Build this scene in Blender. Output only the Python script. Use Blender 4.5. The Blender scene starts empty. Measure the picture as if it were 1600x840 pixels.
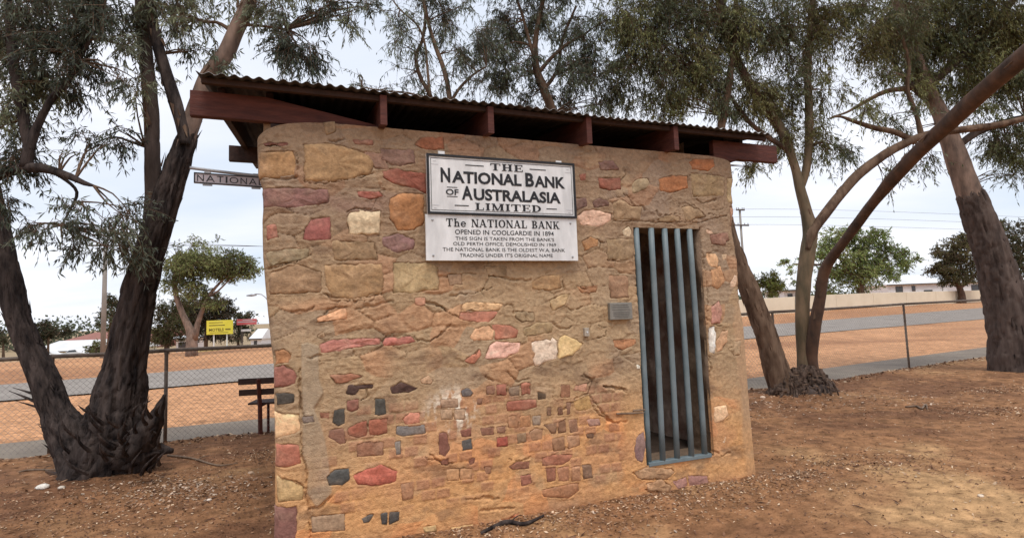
import bpy, math, random
import numpy as np
from mathutils import Vector
random.seed(7)
R = math.radians
SC = bpy.context.scene
COL = SC.collection

# ------------------------------------------------------------------ camera
F_PX, PITCH, ROLL, YAW, EYE = 860.0, .083, .036, .365, 1.6
Fv = np.array([0, math.cos(PITCH), math.sin(PITCH)])
_u = np.array([0, -math.sin(PITCH), math.cos(PITCH)]); _x = np.array([1., 0, 0])
Xv = math.cos(ROLL)*_x - math.sin(ROLL)*_u
Uv = math.sin(ROLL)*_x + math.cos(ROLL)*_u
CAM = np.array([0, 0, EYE])
cam = bpy.data.objects.new('camera', bpy.data.cameras.new('camera')); COL.objects.link(cam)
from mathutils import Matrix
M = Matrix(((Xv[0], Uv[0], -Fv[0], 0), (Xv[1], Uv[1], -Fv[1], 0), (Xv[2], Uv[2], -Fv[2], EYE), (0, 0, 0, 1)))
cam.matrix_world = M
cam.data.sensor_width = 36; cam.data.lens = F_PX/1600*36
cam.data.clip_start = .05; cam.data.clip_end = 9000
SC.camera = cam

# ------------------------------------------------------------------ sky, sun, exposure
SUN_EL, SUN_AZ = R(64), R(168)          # azimuth clockwise from +Y: behind the camera, a little right
world = bpy.data.worlds.new('World'); SC.world = world; world.use_nodes = True
nt = world.node_tree; nt.nodes.clear()
def N(t, tree=None, **k):
    n = (tree or nt).nodes.new(t)
    for a, b in k.items(): setattr(n, a, b)
    return n
L = nt.links.new
out = N('ShaderNodeOutputWorld'); mixs = N('ShaderNodeMixShader')
sky = N('ShaderNodeTexSky', sky_type='NISHITA', sun_disc=False, sun_elevation=SUN_EL, sun_rotation=SUN_AZ)
b1 = N('ShaderNodeBackground'); b1.inputs[1].default_value = .09; L(sky.outputs[0], b1.inputs[0])
b2 = N('ShaderNodeBackground'); b2.inputs[1].default_value = 1.12
tc = N('ShaderNodeTexCoord'); sp = N('ShaderNodeSeparateXYZ'); L(tc.outputs['Generated'], sp.inputs[0])
def mth(op, a, b=None, tree=None):
    n = N('ShaderNodeMath', tree, operation=op)
    for i, v in enumerate((a, b)):
        if v is None: continue
        if isinstance(v, (int, float)): n.inputs[i].default_value = v
        else: (tree or nt).links.new(v, n.inputs[i])
    return n.outputs[0]
zz = mth('ADD', mth('MAXIMUM', sp.outputs[2], 0.0), .16)
cb = N('ShaderNodeCombineXYZ'); L(mth('DIVIDE', sp.outputs[0], zz), cb.inputs[0]); L(mth('DIVIDE', sp.outputs[1], zz), cb.inputs[1])
nz = N('ShaderNodeTexNoise'); nz.inputs['Scale'].default_value = .85; nz.inputs['Detail'].default_value = 6; nz.inputs['Roughness'].default_value = .52
mp = N('ShaderNodeMapping'); mp.inputs['Scale'].default_value = (.45, .75, 1); mp.inputs['Location'].default_value = (3.3, 1.2, 0)
L(cb.outputs[0], mp.inputs[0]); L(mp.outputs[0], nz.inputs['Vector'])
rp = N('ShaderNodeValToRGB'); L(nz.outputs['Fac'], rp.inputs[0])
e = rp.color_ramp.elements
e[0].position = .34; e[0].color = (.49, .55, .64, 1)
e[1].position = .66; e[1].color = (.80, .80, .83, 1)
m = e.new(.52); m.color = (.63, .65, .71, 1)
L(rp.outputs[0], b2.inputs[0]); mixs.inputs[0].default_value = .9
L(b1.outputs[0], mixs.inputs[1]); L(b2.outputs[0], mixs.inputs[2]); L(mixs.outputs[0], out.inputs[0])
sun = bpy.data.objects.new('sun', bpy.data.lights.new('sun', 'SUN')); COL.objects.link(sun)
sun.data.energy = 1.5; sun.data.angle = R(22); sun.data.color = (1, .96, .90)
sd = Vector((math.sin(SUN_AZ)*math.cos(SUN_EL), math.cos(SUN_AZ)*math.cos(SUN_EL), math.sin(SUN_EL)))
sun.rotation_euler = sd.to_track_quat('Z', 'Y').to_euler()
SC.view_settings.view_transform = 'Standard'; SC.view_settings.look = 'None'
SC.view_settings.exposure = .52; SC.view_settings.gamma = 1; SC.view_settings.use_curve_mapping = False
SC.render.engine = 'CYCLES'
try:
    SC.cycles.max_bounces = 6; SC.cycles.transparent_max_bounces = 6
except Exception: pass

# ------------------------------------------------------------------ picture -> place
def ray(px, py): return Fv + Xv*(px-800)/F_PX - Uv*(py-420)/F_PX
def at(px, py, Y):
    d = ray(px, py); return CAM + d*(Y/d[1])
def pln(px, py, P0, n):
    d = ray(px, py); return CAM + d*(((P0-CAM)@n)/(d@n))
_d = ray(1182, 745); B0 = CAM - _d*(EYE/_d[2]); B0[2] = 0
wd = np.array([math.cos(YAW), math.sin(YAW), 0]); nd = np.array([math.sin(YAW), -math.cos(YAW), 0])   # along the front wall, out of it
def wl(px, py, v=0.):
    q = pln(px, py, B0 - nd*v, nd) - B0; return float(q@wd), float(q[2])
def WP(u, v, z): return B0 + wd*u - nd*v + np.array([0, 0, z])
def smooth(a, b, x):
    t = np.clip((np.asarray(x, float)-a)/(b-a), 0, 1); return t*t*(3-2*t)
FX = [-30, -6.18, -3.69, -1, 5.11, 9.43, 40]; FY = [-2.4, 7.41, 8.44, 9.3, 10.93, 13.37, 30.4]
def fence_y(x): return np.interp(x, FX, FY)
def tz(x, y):
    x = np.asarray(x, float); y = np.asarray(y, float)
    o = -.5*x + .866*y; s = .866*x + .5*y
    z = (np.clip(o, 17, 34)-17)*.00145*np.clip(s+5, 0, 110)
    z = np.minimum(z, 1.15+.002*np.clip(s-60, 0, 100))
    z = z - .035*np.clip(o-38, 0, 110)*(1-smooth(5, 35, s))
    return z - .06*smooth(0, .12, (y-fence_y(x))*.89)
def gnd(px, py):
    d = ray(px, py); t = 5.
    for _ in range(60):
        P = CAM + d*t; dz = P[2]-float(tz(P[0], P[1])); t += dz/max(.02, -d[2])*.7
    return CAM + d*t

# ------------------------------------------------------------------ noise
def _h(ix, iy, iz, seed):
    h = (ix.astype(np.uint32)*np.uint32(374761393) ^ iy.astype(np.uint32)*np.uint32(668265263) ^ iz.astype(np.uint32)*np.uint32(2147483647 & 1274126177)) + np.uint32(seed*7919+13)
    h = (h ^ (h >> np.uint32(13)))*np.uint32(1274126177); h ^= h >> np.uint32(16)
    h = h*np.uint32(2246822519); h ^= h >> np.uint32(15)
    return (h & np.uint32(0xFFFFFF)).astype(np.float64)/float(0xFFFFFF)
def vn(x, y, z=0., seed=0):
    x, y, z = np.broadcast_arrays(np.asarray(x, float), np.asarray(y, float), np.asarray(z, float))
    xi, yi, zi = np.floor(x), np.floor(y), np.floor(z)
    fx, fy, fz = x-xi, y-yi, z-zi
    fx = fx*fx*(3-2*fx); fy = fy*fy*(3-2*fy); fz = fz*fz*(3-2*fz)
    xi = xi.astype(np.int64); yi = yi.astype(np.int64); zi = zi.astype(np.int64)
    r = 0
    for a in (0, 1):
        wa = fx if a else 1-fx
        for b in (0, 1):
            wb = fy if b else 1-fy
            for c in (0, 1):
                wc = fz if c else 1-fz
                r = r + wa*wb*wc*_h(xi+a, yi+b, zi+c, seed)
    return r*2-1
def fbm(x, y, z=0., seed=0, oc=4, g=.5):
    r = 0; a = 1.; f = 1.; t = 0.
    for i in range(oc):
        r = r + a*vn(x*f, y*f, np.asarray(z)*f, seed+i*17); t += a; a *= g; f *= 2.03
    return r/t

# ------------------------------------------------------------------ meshes and things
ORI = {}
def link(o, parent=None):
    COL.objects.link(o)
    if parent is not None:
        o.parent = parent; ORI[o.name] = ORI[parent.name]
    else: ORI[o.name] = np.array(o.location)
    return o
def tag(o, label=None, cat=None, group=None, kind=None):
    if label: o['label'] = label
    if cat: o['category'] = cat
    if group: o['group'] = group
    if kind: o['kind'] = kind
    return o
def thing(name, loc, label, cat, group=None):
    o = bpy.data.objects.new(name, None); o.empty_display_size = .2
    o.location = [float(c) for c in loc]; link(o); tag(o, label, cat, group); return o
def mesh_np(name, V, F, mat, parent=None, cols=None, sm=True, mats=None):
    V = np.asarray(V, float).reshape(-1, 3); org = ORI[parent.name] if parent is not None else np.zeros(3)
    me = bpy.data.meshes.new(name)
    if isinstance(F, np.ndarray):
        k = F.shape[1]
        me.vertices.add(len(V)); me.vertices.foreach_set('co', (V-org).astype(np.float32).ravel())
        me.loops.add(F.size); me.loops.foreach_set('vertex_index', F.astype(np.int32).ravel())
        me.polygons.add(len(F)); me.polygons.foreach_set('loop_start', np.arange(0, F.size, k, dtype=np.int32))
        me.update(calc_edges=True)
    else:
        me.from_pydata((V-org).tolist(), [], F)
    if sm: me.polygons.foreach_set('use_smooth', np.ones(len(me.polygons), bool))
    if cols is not None:
        a = me.color_attributes.new('Col', 'FLOAT_COLOR', 'POINT')
        c = np.ones((len(V), 4), np.float32); c[:, :3] = cols; a.data.foreach_set('color', c.ravel())
    me.materials.append(mat); me.update()
    return link(bpy.data.objects.new(name, me), parent)
class MB:
    def __init__(s): s.v = []; s.f = []; s.n = 0
    def add(s, V, F):
        V = [list(map(float, p)) for p in V]; s.v += V; s.f += [tuple(i+s.n for i in f) for f in F]; s.n += len(V); return s
    def box(s, c, a, b, d):          # centre and three half-axis vectors
        c, a, b, d = map(np.asarray, (c, a, b, d))
        V = [c+i*a+j*b+k*d for i in (-1, 1) for j in (-1, 1) for k in (-1, 1)]
        F = [(0, 1, 3, 2), (4, 6, 7, 5), (0, 4, 5, 1), (2, 3, 7, 6), (0, 2, 6, 4), (1, 5, 7, 3)]
        if np.dot(np.cross(a, b), d) < 0: F = [f[::-1] for f in F]
        return s.add(V, F)
    def bx(s, x0, x1, y0, y1, z0, z1):
        return s.box(((x0+x1)/2, (y0+y1)/2, (z0+z1)/2), ((x1-x0)/2, 0, 0), (0, (y1-y0)/2, 0), (0, 0, (z1-z0)/2))
    def wbox(s, u0, u1, v0, v1, z0, z1):   # in wall coordinates
        return s.box(WP((u0+u1)/2, (v0+v1)/2, (z0+z1)/2), wd*(u1-u0)/2, -nd*(v1-v0)/2, (0, 0, (z1-z0)/2))
    def tube(s, pts, rad, seg=8, cap=True):
        V, F = tube_np(np.array(pts, float), rad, seg)
        F = F.tolist(); n = len(pts)
        if cap: F.append(list(range(seg))[::-1]); F.append([(n-1)*seg+i for i in range(seg)])
        return s.add(V, F)
    def build(s, name, mat, parent=None, sm=False, bevel=0):
        o = mesh_np(name, s.v, s.f, mat, parent, sm=sm)
        if bevel:
            b = o.modifiers.new('bevel', 'BEVEL'); b.width = bevel; b.segments = 2; b.limit_method = 'ANGLE'
        return o
def frames(P):
    T = np.gradient(P, axis=0); T /= np.linalg.norm(T, axis=1)[:, None]+1e-9
    a = np.cross(T[0], [0, 1, 0] if abs(T[0][1]) < .9 else [1, 0, 0]); a /= np.linalg.norm(a)
    A = []
    for t in T:
        a = a - t*(a@t); a /= np.linalg.norm(a)+1e-9; A.append(a.copy())
    A = np.array(A); return T, A, np.cross(T, A)
def tube_np(P, rad, seg, disp=None):
    n = len(P); rad = np.broadcast_to(np.asarray(rad, float), (n,)) if np.ndim(rad) < 2 else rad
    T, A, Bn = frames(P)
    th = np.linspace(0, 2*np.pi, seg, endpoint=False)
    r = rad[:, None]*np.ones(seg)[None]
    if disp is not None: r = r*disp
    V = P[:, None]+r[..., None]*(np.cos(th)[None, :, None]*A[:, None]+np.sin(th)[None, :, None]*Bn[:, None])
    i = np.arange(n-1)[:, None]*seg; j = np.arange(seg)[None]; k = (j+1) % seg
    F = np.stack([i+j, i+k, i+seg+k, i+seg+j], -1).reshape(-1, 4)
    return V.reshape(-1, 3), F
def spline(P, r, step):
    P = np.array(P, float); r = np.array(r, float); n = len(P)
    Pe = np.vstack([2*P[0]-P[1], P, 2*P[-1]-P[-2]]); re = np.concatenate([[r[0]], r, [r[-1]]])
    O = []; Q = []
    for i in range(n-1):
        p0, p1, p2, p3 = Pe[i:i+4]; m = max(2, int(np.linalg.norm(p2-p1)/step))
        for t in np.arange(m)/m:
            O.append(.5*((2*p1)+(-p0+p2)*t+(2*p0-5*p1+4*p2-p3)*t*t+(-p0+3*p1-3*p2+p3)*t**3))
            tt = t*t*(3-2*t); Q.append(re[i+1]*(1-tt)+re[i+2]*tt)
    O.append(P[-1]); Q.append(r[-1]); return np.array(O), np.array(Q)

# ------------------------------------------------------------------ materials
def s2l(c):
    c = np.asarray(c, float)/255.; return np.where(c <= .04045, c/12.92, ((c+.055)/1.055)**2.4)
def material(name, col, col2=None, scale=8., rough=.9, bump=.0, bscale=40., attr=False, metal=0., stretch=(1, 1, 1), transl=0., spec=.3, detail=6, bdist=.01, vary=0.):
    m = bpy.data.materials.new(name); m.use_nodes = True; t = m.node_tree; t.nodes.clear(); l = t.links.new
    o = N('ShaderNodeOutputMaterial', t); p = N('ShaderNodeBsdfPrincipled', t)
    p.inputs['Roughness'].default_value = rough; p.inputs['Metallic'].default_value = metal
    p.inputs['Specular IOR Level'].default_value = spec
    g = N('ShaderNodeNewGeometry', t); mp = N('ShaderNodeMapping', t); mp.inputs['Scale'].default_value = stretch
    l(g.outputs['Position'], mp.inputs[0])
    nz = N('ShaderNodeTexNoise', t); nz.inputs['Scale'].default_value = scale; nz.inputs['Detail'].default_value = detail; nz.inputs['Roughness'].default_value = .6
    l(mp.outputs[0], nz.inputs['Vector'])
    mx = N('ShaderNodeMix', t, data_type='RGBA')
    rmp = N('ShaderNodeMapRange', t); rmp.inputs[1].default_value = .34; rmp.inputs[2].default_value = .66; l(nz.outputs['Fac'], rmp.inputs[0])
    l(rmp.outputs[0], mx.inputs[0])
    if attr:
        a = N('ShaderNodeAttribute', t, attribute_name='Col')
        d = N('ShaderNodeMix', t, data_type='RGBA', blend_type='MULTIPLY'); d.inputs[0].default_value = 1
        mx.inputs[6].default_value = (1-vary,)*3+(1,); mx.inputs[7].default_value = (1+vary,)*3+(1,)
        l(a.outputs['Color'], d.inputs[6]); l(mx.outputs[2], d.inputs[7]); cs = d.outputs[2]
    else:
        col2 = col if col2 is None else col2
        mx.inputs[6].default_value = (*col, 1); mx.inputs[7].default_value = (*col2, 1); cs = mx.outputs[2]
    l(cs, p.inputs['Base Color'])
    if bump:
        n2 = N('ShaderNodeTexNoise', t); n2.inputs['Scale'].default_value = bscale; n2.inputs['Detail'].default_value = 5
        l(mp.outputs[0], n2.inputs['Vector'])
        b = N('ShaderNodeBump', t); b.inputs['Strength'].default_value = bump; b.inputs['Distance'].default_value = bdist
        l(n2.outputs['Fac'], b.inputs['Height']); l(b.outputs[0], p.inputs['Normal'])
    if transl:
        tr = N('ShaderNodeBsdfTranslucent', t); l(cs, tr.inputs[0]); ms = N('ShaderNodeMixShader', t); ms.inputs[0].default_value = transl
        l(p.outputs[0], ms.inputs[1]); l(tr.outputs[0], ms.inputs[2]); l(ms.outputs[0], o.inputs[0])
    else: l(p.outputs[0], o.inputs[0])
    return m
KA = .98      # picture colour -> base colour, for things lit like the wall
def alb(c, k=1., sat=.74):
    c = s2l(c); c = c.mean()*.97*(1-sat)+c*sat; return tuple(np.clip(c*KA*k, 0.004, .85))
MT = {}
MT['mortar'] = material('lime_render', None, attr=True, vary=.16, scale=34, rough=.95, bump=.8, bscale=120, bdist=.009, spec=.15)
MT['stone'] = material('field_stone', None, attr=True, vary=.22, scale=38, rough=.85, bump=.6, bscale=75, bdist=.008, spec=.25)
MT['ground'] = material('dry_earth', None, attr=True, vary=.34, scale=7, rough=.97, bump=.8, bscale=30, bdist=.03, spec=.1, detail=10)
MT['litter'] = material('leaf_litter', None, attr=True, vary=.2, scale=60, rough=.9, spec=.15)
MT['asphalt'] = material('worn_asphalt', (.235, .205, .18), (.30, .265, .235), scale=1.2, rough=.95, bump=.3, bscale=60, spec=.15)
MT['path'] = material('footpath_bitumen', (.19, .155, .125), (.26, .215, .17), scale=1.5, rough=.95, bump=.3, bscale=60, spec=.15)
MT['redwood'] = material('red_oxide_timber', (.060, .019, .015), (.115, .036, .025), scale=14, rough=.75, bump=.4, bscale=40, stretch=(.35, .35, 2.2))
MT['darkwood'] = material('weathered_timber', (.032, .018, .015), (.06, .032, .025), scale=14, rough=.8, bump=.4, bscale=40)
MT['iron'] = material('galvanised_iron', (.24, .22, .21), (.55, .55, .56), scale=7, rough=.5, metal=.3, spec=.5)
MT['underside'] = material('shaded_iron_underside', (.035, .03, .03), (.075, .06, .055), scale=6, rough=.85)  # same iron as the top, under-roof shade put into its colour
MT['bar'] = material('blue_grey_paint', (.125, .165, .18), (.18, .22, .232), scale=7, rough=.5, bump=.15, bscale=120, spec=.4)
MT['white'] = material('white_enamel', (.56, .56, .56), (.76, .76, .76), scale=7, rough=.42, spec=.4, stretch=(1.6, 1.6, .5))
MT['black'] = material('black_paint', (.012, .012, .014), (.022, .022, .024), scale=10, rough=.45)
MT['grey_print'] = material('faded_print', (.45, .45, .47), (.5, .5, .52), scale=10, rough=.5)
MT['plaque'] = material('pewter_plate', (.20, .195, .17), (.27, .25, .22), scale=30, rough=.5, metal=.3)
MT['tan_box'] = material('dusty_plastic', (.34, .29, .23), (.42, .36, .29), scale=30, rough=.7)
MT['floor'] = material('dark_earth_floor', (.05, .035, .025), (.09, .06, .045), scale=8, rough=.95)
MT['plaque2'] = material('pewter_relief', (.13, .12, .11), (.17, .16, .14), scale=30, rough=.6, metal=.3)
MT['lilac'] = material('faded_lilac_enamel', (.36, .32, .35), (.46, .42, .44), scale=12, rough=.5)
MT['steel'] = material('dull_steel', (.28, .28, .29), (.36, .36, .37), scale=12, rough=.5, metal=.4)
MT['rail'] = material('rusty_fence_pipe', (.10, .075, .06), (.17, .13, .10), scale=11, rough=.7, spec=.3)
MT['wire'] = material('galvanised_wire', (.25, .23, .21), (.32, .3, .28), scale=11, rough=.6)
MT['inner'] = material('dark_inner_plaster', (.34, .17, .12), (.75, .58, .47), scale=3.2, rough=.95, bump=.8, bscale=12, bdist=.04)
MT['bark_dark'] = material('rough_black_bark', (.014, .011, .011), (.085, .064, .056), scale=12, rough=.95, bump=1.0, bscale=16, bdist=.04, stretch=(1, 1, .22), spec=.15)
MT['bark_brown'] = material('fibrous_brown_bark', (.07, .042, .028), (.19, .125, .085), scale=9, rough=.95, bump=.9, bscale=14, bdist=.03, stretch=(1, 1, .2), spec=.15)
MT['bark_smooth'] = material('smooth_olive_bark', (.075, .060, .034), (.20, .135, .080), scale=6, rough=.75, bump=.6, bscale=16, bdist=.02, stretch=(1, 1, .3))
MT['bark_red'] = material('smooth_red_bark', (.045, .028, .02), (.13, .07, .043), scale=5, rough=.7, bump=.6, bscale=16, bdist=.02, stretch=(1, 1, .5))
MT['bark_tan'] = material('peeling_tan_bark', (.10, .07, .055), (.28, .19, .145), scale=7, rough=.8, bump=.6, bscale=14, stretch=(1, 1, .35))
MT['bark_grey'] = material('ridged_grey_bark', (.05, .037, .032), (.13, .095, .08), scale=7, rough=.95, bump=.9, bscale=13, bdist=.035, stretch=(1, 1, .22), spec=.15)
MT['bark_root'] = material('dark_shaggy_root_bark', (.03, .021, .017), (.15, .10, .075), scale=16, rough=.95, bump=1.0, bscale=22, bdist=.04, stretch=(1, 1, .3), spec=.15)
MT['leaf'] = material('gum_leaf', None, attr=True, vary=.25, scale=2., rough=.45, transl=.4, spec=.3)
MT['leaf_far'] = material('far_foliage', None, attr=True, vary=.25, scale=.8, rough=.8, transl=.38, spec=.15)
MT['cream'] = material('cream_block_wall', (.62, .54, .41), (.70, .62, .48), scale=.6, rough=.9)
MT['wboard'] = material('white_weatherboard', (.66, .66, .66), (.75, .75, .75), scale=1, rough=.7)
MT['wroof'] = material('pale_metal_roof', (.6, .6, .6), (.72, .72, .72), scale=.4, rough=.5)
MT['glass'] = material('dark_window_glass', (.03, .035, .04), (.06, .065, .07), scale=2, rough=.15, spec=.6)
MT['trim'] = material('dark_trim', (.08, .07, .065), (.12, .1, .09), scale=5)
MT['redroof'] = material('red_brown_roof', (.24, .10, .075), (.30, .13, .1), scale=.5, rough=.8)
MT['yellow'] = material('yellow_board', (.62, .55, .05), (.7, .62, .09), scale=1, rough=.6)
MT['signred'] = material('red_board', (.50, .10, .11), (.58, .16, .17), scale=1, rough=.6)
MT['yprint'] = material('dark_olive_print', (.14, .12, .03), (.2, .17, .04), scale=5)
MT['pole'] = material('weathered_pole', (.22, .20, .18), (.3, .27, .24), scale=4, rough=.9, stretch=(1, 1, .2))
MT['kerb'] = material('yellow_kerb', (.5, .4, .16), (.55, .46, .22), scale=2)
MT['grass'] = material('short_dry_grass', (.16, .18, .04), (.28, .26, .08), scale=3, rough=.95, bump=.6, bscale=20)
MT['rubber'] = material('tyre_rubber', (.015, .015, .015), (.025, .025, .025))
MT['stick'] = material('dry_stick', (.12, .08, .055), (.24, .17, .12), scale=20, rough=.9)

# ================================================================== GROUND
def axis(lo, hi, step, far, gr=1.16):
    a = list(np.arange(lo, hi, step)); s = step; p = lo; l = []
    while p > -far: s *= gr; p -= s; l.append(p)
    s = step; p = a[-1]; r = []
    while p < far: s *= gr; p += s; r.append(p)
    return np.array(l[::-1]+a+r)
gx = axis(-9, 13, .055, 4000); gy = axis(1.2, 14.5, .055, 4000)
GX, GY = np.meshgrid(gx, gy)
near = np.exp(-np.clip(np.hypot(GX, GY-6)-9, 0, 1e9)/6)
GZ = tz(GX, GY)+near*(.035*fbm(GX*.8, GY*.8, seed=1)+.018*fbm(GX*4, GY*4, seed=2, oc=3))
inside = 1-smooth(-.1, .1, (GY-fence_y(GX))*.89)
GZ -= (1-inside)*near*.02
du = (GX-B0[0])*wd[0]+(GY-B0[1])*wd[1]; dv = -((GX-B0[0])*nd[0]+(GY-B0[1])*nd[1])
GZ += .03*np.exp(-((dv+.05)/.25)**2)*smooth(-5, -4.5, du)*(1-smooth(0, .5, du))       # soil banked against the wall
def bank(cx, cy, r, h):
    global GZ
    GZ = GZ + h*np.exp(-((GX-cx)**2+(GY-cy)**2)/r**2)
T1B = gnd(165, 752); T2B = gnd(1258, 618); T3B = gnd(1577, 584)
bank(T1B[0], T1B[1], 1.0, .06); bank(T2B[0], T2B[1], .9, .08); bank(T3B[0], T3B[1], 1, .05)
of0 = -.5*GX+.866*GY; n1 = fbm(GX*.55, GY*.55, seed=5); n2 = fbm(GX*2.6, GY*2.6, seed=6); n3 = fbm(GX*11, GY*11, seed=8, oc=2)
def mixc(a, b, t): t = t[..., None]; return a*(1-t)+b*t
c_red = np.array(alb((162, 114, 78), sat=.92)); c_tan = np.array(alb((198, 152, 106), sat=.92)); c_dk = np.array(alb((122, 82, 58), sat=.9))
c_or = np.array(alb((212, 152, 108), sat=.92)); c_or2 = np.array(alb((178, 124, 88), sat=.92))
C = mixc(c_red*np.ones(GX.shape+(3,)), c_tan, smooth(-.15, .5, n1+.45*n2+.35*smooth(5.2, 2.8, GY) + .15*smooth(0, 3, GX)-.25))
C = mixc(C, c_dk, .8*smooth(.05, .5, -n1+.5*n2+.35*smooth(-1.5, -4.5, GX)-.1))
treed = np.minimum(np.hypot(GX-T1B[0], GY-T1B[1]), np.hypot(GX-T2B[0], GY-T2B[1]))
C = mixc(C, c_dk, .55*np.exp(-(treed/1.3)**2))  # tree shade put into the earth's colour, darkest round the two trunks
Co = mixc(c_or*np.ones(GX.shape+(3,)), c_or2, smooth(-.1, .5, fbm(GX*.12, GY*.3, seed=9)+.3*n2))
C = mixc(Co, C, inside)
C = C*np.array([.82, .85, .83])*(1+.22*n3)[..., None]; C = np.where((inside < .5)[..., None], C*1.0*(1+.10*fbm(of0*1.6, .12*GX, 0, 33, 3))[..., None], C)
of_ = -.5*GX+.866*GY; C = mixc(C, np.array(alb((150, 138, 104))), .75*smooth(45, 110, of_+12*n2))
ny, nx = GX.shape
idx = np.arange(nx*ny).reshape(ny, nx)
Fq = np.stack([idx[:-1, :-1], idx[:-1, 1:], idx[1:, 1:], idx[1:, :-1]], -1).reshape(-1, 4)
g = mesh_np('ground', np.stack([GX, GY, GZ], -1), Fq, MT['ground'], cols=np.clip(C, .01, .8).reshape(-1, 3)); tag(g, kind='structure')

def strip(name, mat, left, right, lift, nseg, kind='structure'):
    # left/right: functions t->(x,y); follows the terrain
    V = []; F = []; m = 5
    for i in range(nseg+1):
        a = np.array(left(i/nseg)); b = np.array(right(i/nseg))
        for j in range(m):
            p = a+(b-a)*j/(m-1); V.append([p[0], p[1], float(tz(p[0], p[1]))+lift])
    for i in range(nseg):
        for j in range(m-1): k = i*m+j; F.append((k, k+1, k+m+1, k+m))
    o = mesh_np(name, V, F, mat); tag(o, kind=kind); return o
def os_(o, s): return np.array([-.5*o+.866*s, .866*o+.5*s])
strip('road', MT['asphalt'], lambda t: os_(18.0, -60+t*220), lambda t: os_(23.6, -60+t*220), .03, 130)
def pf(off):
    def f(t):
        x = -14+t*42; y = float(fence_y(x)); return np.array([x-.45*off, y+.89*off])
    return f
strip('footpath', MT['path'], pf(.14), pf(1.55), .012, 110)
def side(t0, w):
    return lambda t: np.array(gnd(-40, 600)[:2])*0+os_(25.5+t*40, -14-t*14+w)
strip('side_road', MT['asphalt'], side(0, -16), side(0, 0), .03, 40)

# leaf litter and gravel on the ground, as one mass
def zat(x, y):
    ix = np.clip(np.searchsorted(gx, x)-1, 0, nx-2); iy = np.clip(np.searchsorted(gy, y)-1, 0, ny-2)
    tx = (x-gx[ix])/(gx[ix+1]-gx[ix]); ty = (y-gy[iy])/(gy[iy+1]-gy[iy])
    return (GZ[iy, ix]*(1-tx)+GZ[iy, ix+1]*tx)*(1-ty)+(GZ[iy+1, ix]*(1-tx)+GZ[iy+1, ix+1]*tx)*ty
rng = np.random.default_rng(3)
def scatter(name, n, fx, size, cols, flat=.25, asp=3.):
    x, y = fx(n); k = (y < fence_y(x)-.05)
    uu = (x-B0[0])*wd[0]+(y-B0[1])*wd[1]; vv = -((x-B0[0])*nd[0]+(y-B0[1])*nd[1])
    k &= ~((uu > -4.2) & (uu < .0) & (vv > -.02) & (vv < 3.5))
    x, y = x[k], y[k]; n = len(x); z = zat(x, y)+.004
    a = rng.uniform(0, 2*np.pi, n); s = size*rng.uniform(.5, 1.5, n)**1.5; w = s/asp*rng.uniform(.6, 1.6, n)
    dx = np.stack([np.cos(a), np.sin(a), rng.normal(0, flat, n)], -1)*s[:, None]; dy = np.stack([-np.sin(a), np.cos(a), rng.normal(0, flat*1.5, n)], -1)*w[:, None]
    P = np.stack([x, y, z+np.abs(dx[:, 2])*.6+.002], -1)
    V = np.stack([P-dx, P+dy*.9-dx*.1, P+dx, P-dy+dx*.15], 1)
    V[:, 1, 2] += s*.12
    c = cols[rng.integers(0, len(cols), n)]*rng.uniform(.65, 1.3, n)[:, None]
    F = np.arange(4*n).reshape(-1, 4)
    return V.reshape(-1, 3), F, np.repeat(c, 4, 0)
lc = np.array([alb(c) for c in ((170, 128, 88), (120, 82, 55), (95, 62, 42), (160, 115, 75), (215, 180, 140), (140, 95, 62), (120, 78, 54))])
gc = np.array([alb(c) for c in ((185, 148, 116), (176, 136, 100), (150, 112, 82), (200, 172, 145))])
def wallfoot(n):
    u = rng.uniform(-5, .6, n); v = -np.abs(rng.normal(0, .28, n))-.02
    P = B0[None]+wd[None]*u[:, None]-nd[None]*v[:, None]; return P[:, 0], P[:, 1]
parts = [scatter('a', 60000, lambda n: (rng.uniform(-8, 12, n), 2.4+11*rng.random(n)**1.5), .009, lc[1:7]),
         scatter('b', 6500, wallfoot, .0105, lc[[0, 3, 4, 5, 1]]), scatter('b2', 300, wallfoot, .010, gc, asp=1.5),
         scatter('c', 900, lambda n: (rng.normal(-3.3, .45, n), rng.normal(5.55, .25, n)), .011, gc, asp=1.4), scatter('c2', 4000, lambda n: (rng.normal(-3.6, 1., n), rng.normal(5.2, .7, n)), .009, lc, asp=1.6),
         scatter('d', 900, lambda n: (rng.normal(T2B[0]-.2, 1.2, n), rng.normal(T2B[1]-.6, .55, n)), .014, gc, asp=1.6),
         scatter('e', 450, lambda n: (rng.uniform(-7, 11, n), 2.5+10*rng.random(n)), .010, gc, asp=1.5),
         scatter('g', 9000, lambda n: (rng.uniform(-8, 12, n), 2.4+10*rng.random(n)), .032, lc[[0, 2, 2, 6, 3]], flat=.12, asp=12.),
         scatter('h', 9000, lambda n: (lambda k: (np.array([-5.5, -2.9, 3.4, 6.8, 2.6, 5.2, .9, 8.5])[k]+rng.normal(0, .5, n), np.array([4.6, 6.9, 5.6, 7.9, 8.2, 4.4, 3.3, 9.6])[k]+rng.normal(0, .22, n)))(rng.integers(8, size=n)), .013, lc),
         scatter('f', 5000, lambda n: ((lambda x: (x, fence_y(x)-np.abs(rng.normal(0, .22, n))))(rng.uniform(-9, 13, n))), .025, lc)]
Vs = []; Fs = []; Cs = []; k = 0
for V, F, c in parts: Vs.append(V); Fs.append(F+k); Cs.append(c); k += len(V)
o = mesh_np('leaf_litter', np.vstack(Vs), np.vstack(Fs), MT['litter'], cols=np.vstack(Cs), sm=False); tag(o, 'dry leaves, bark chips and pale gravel strewn over the red earth', 'litter', kind='stuff')

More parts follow.
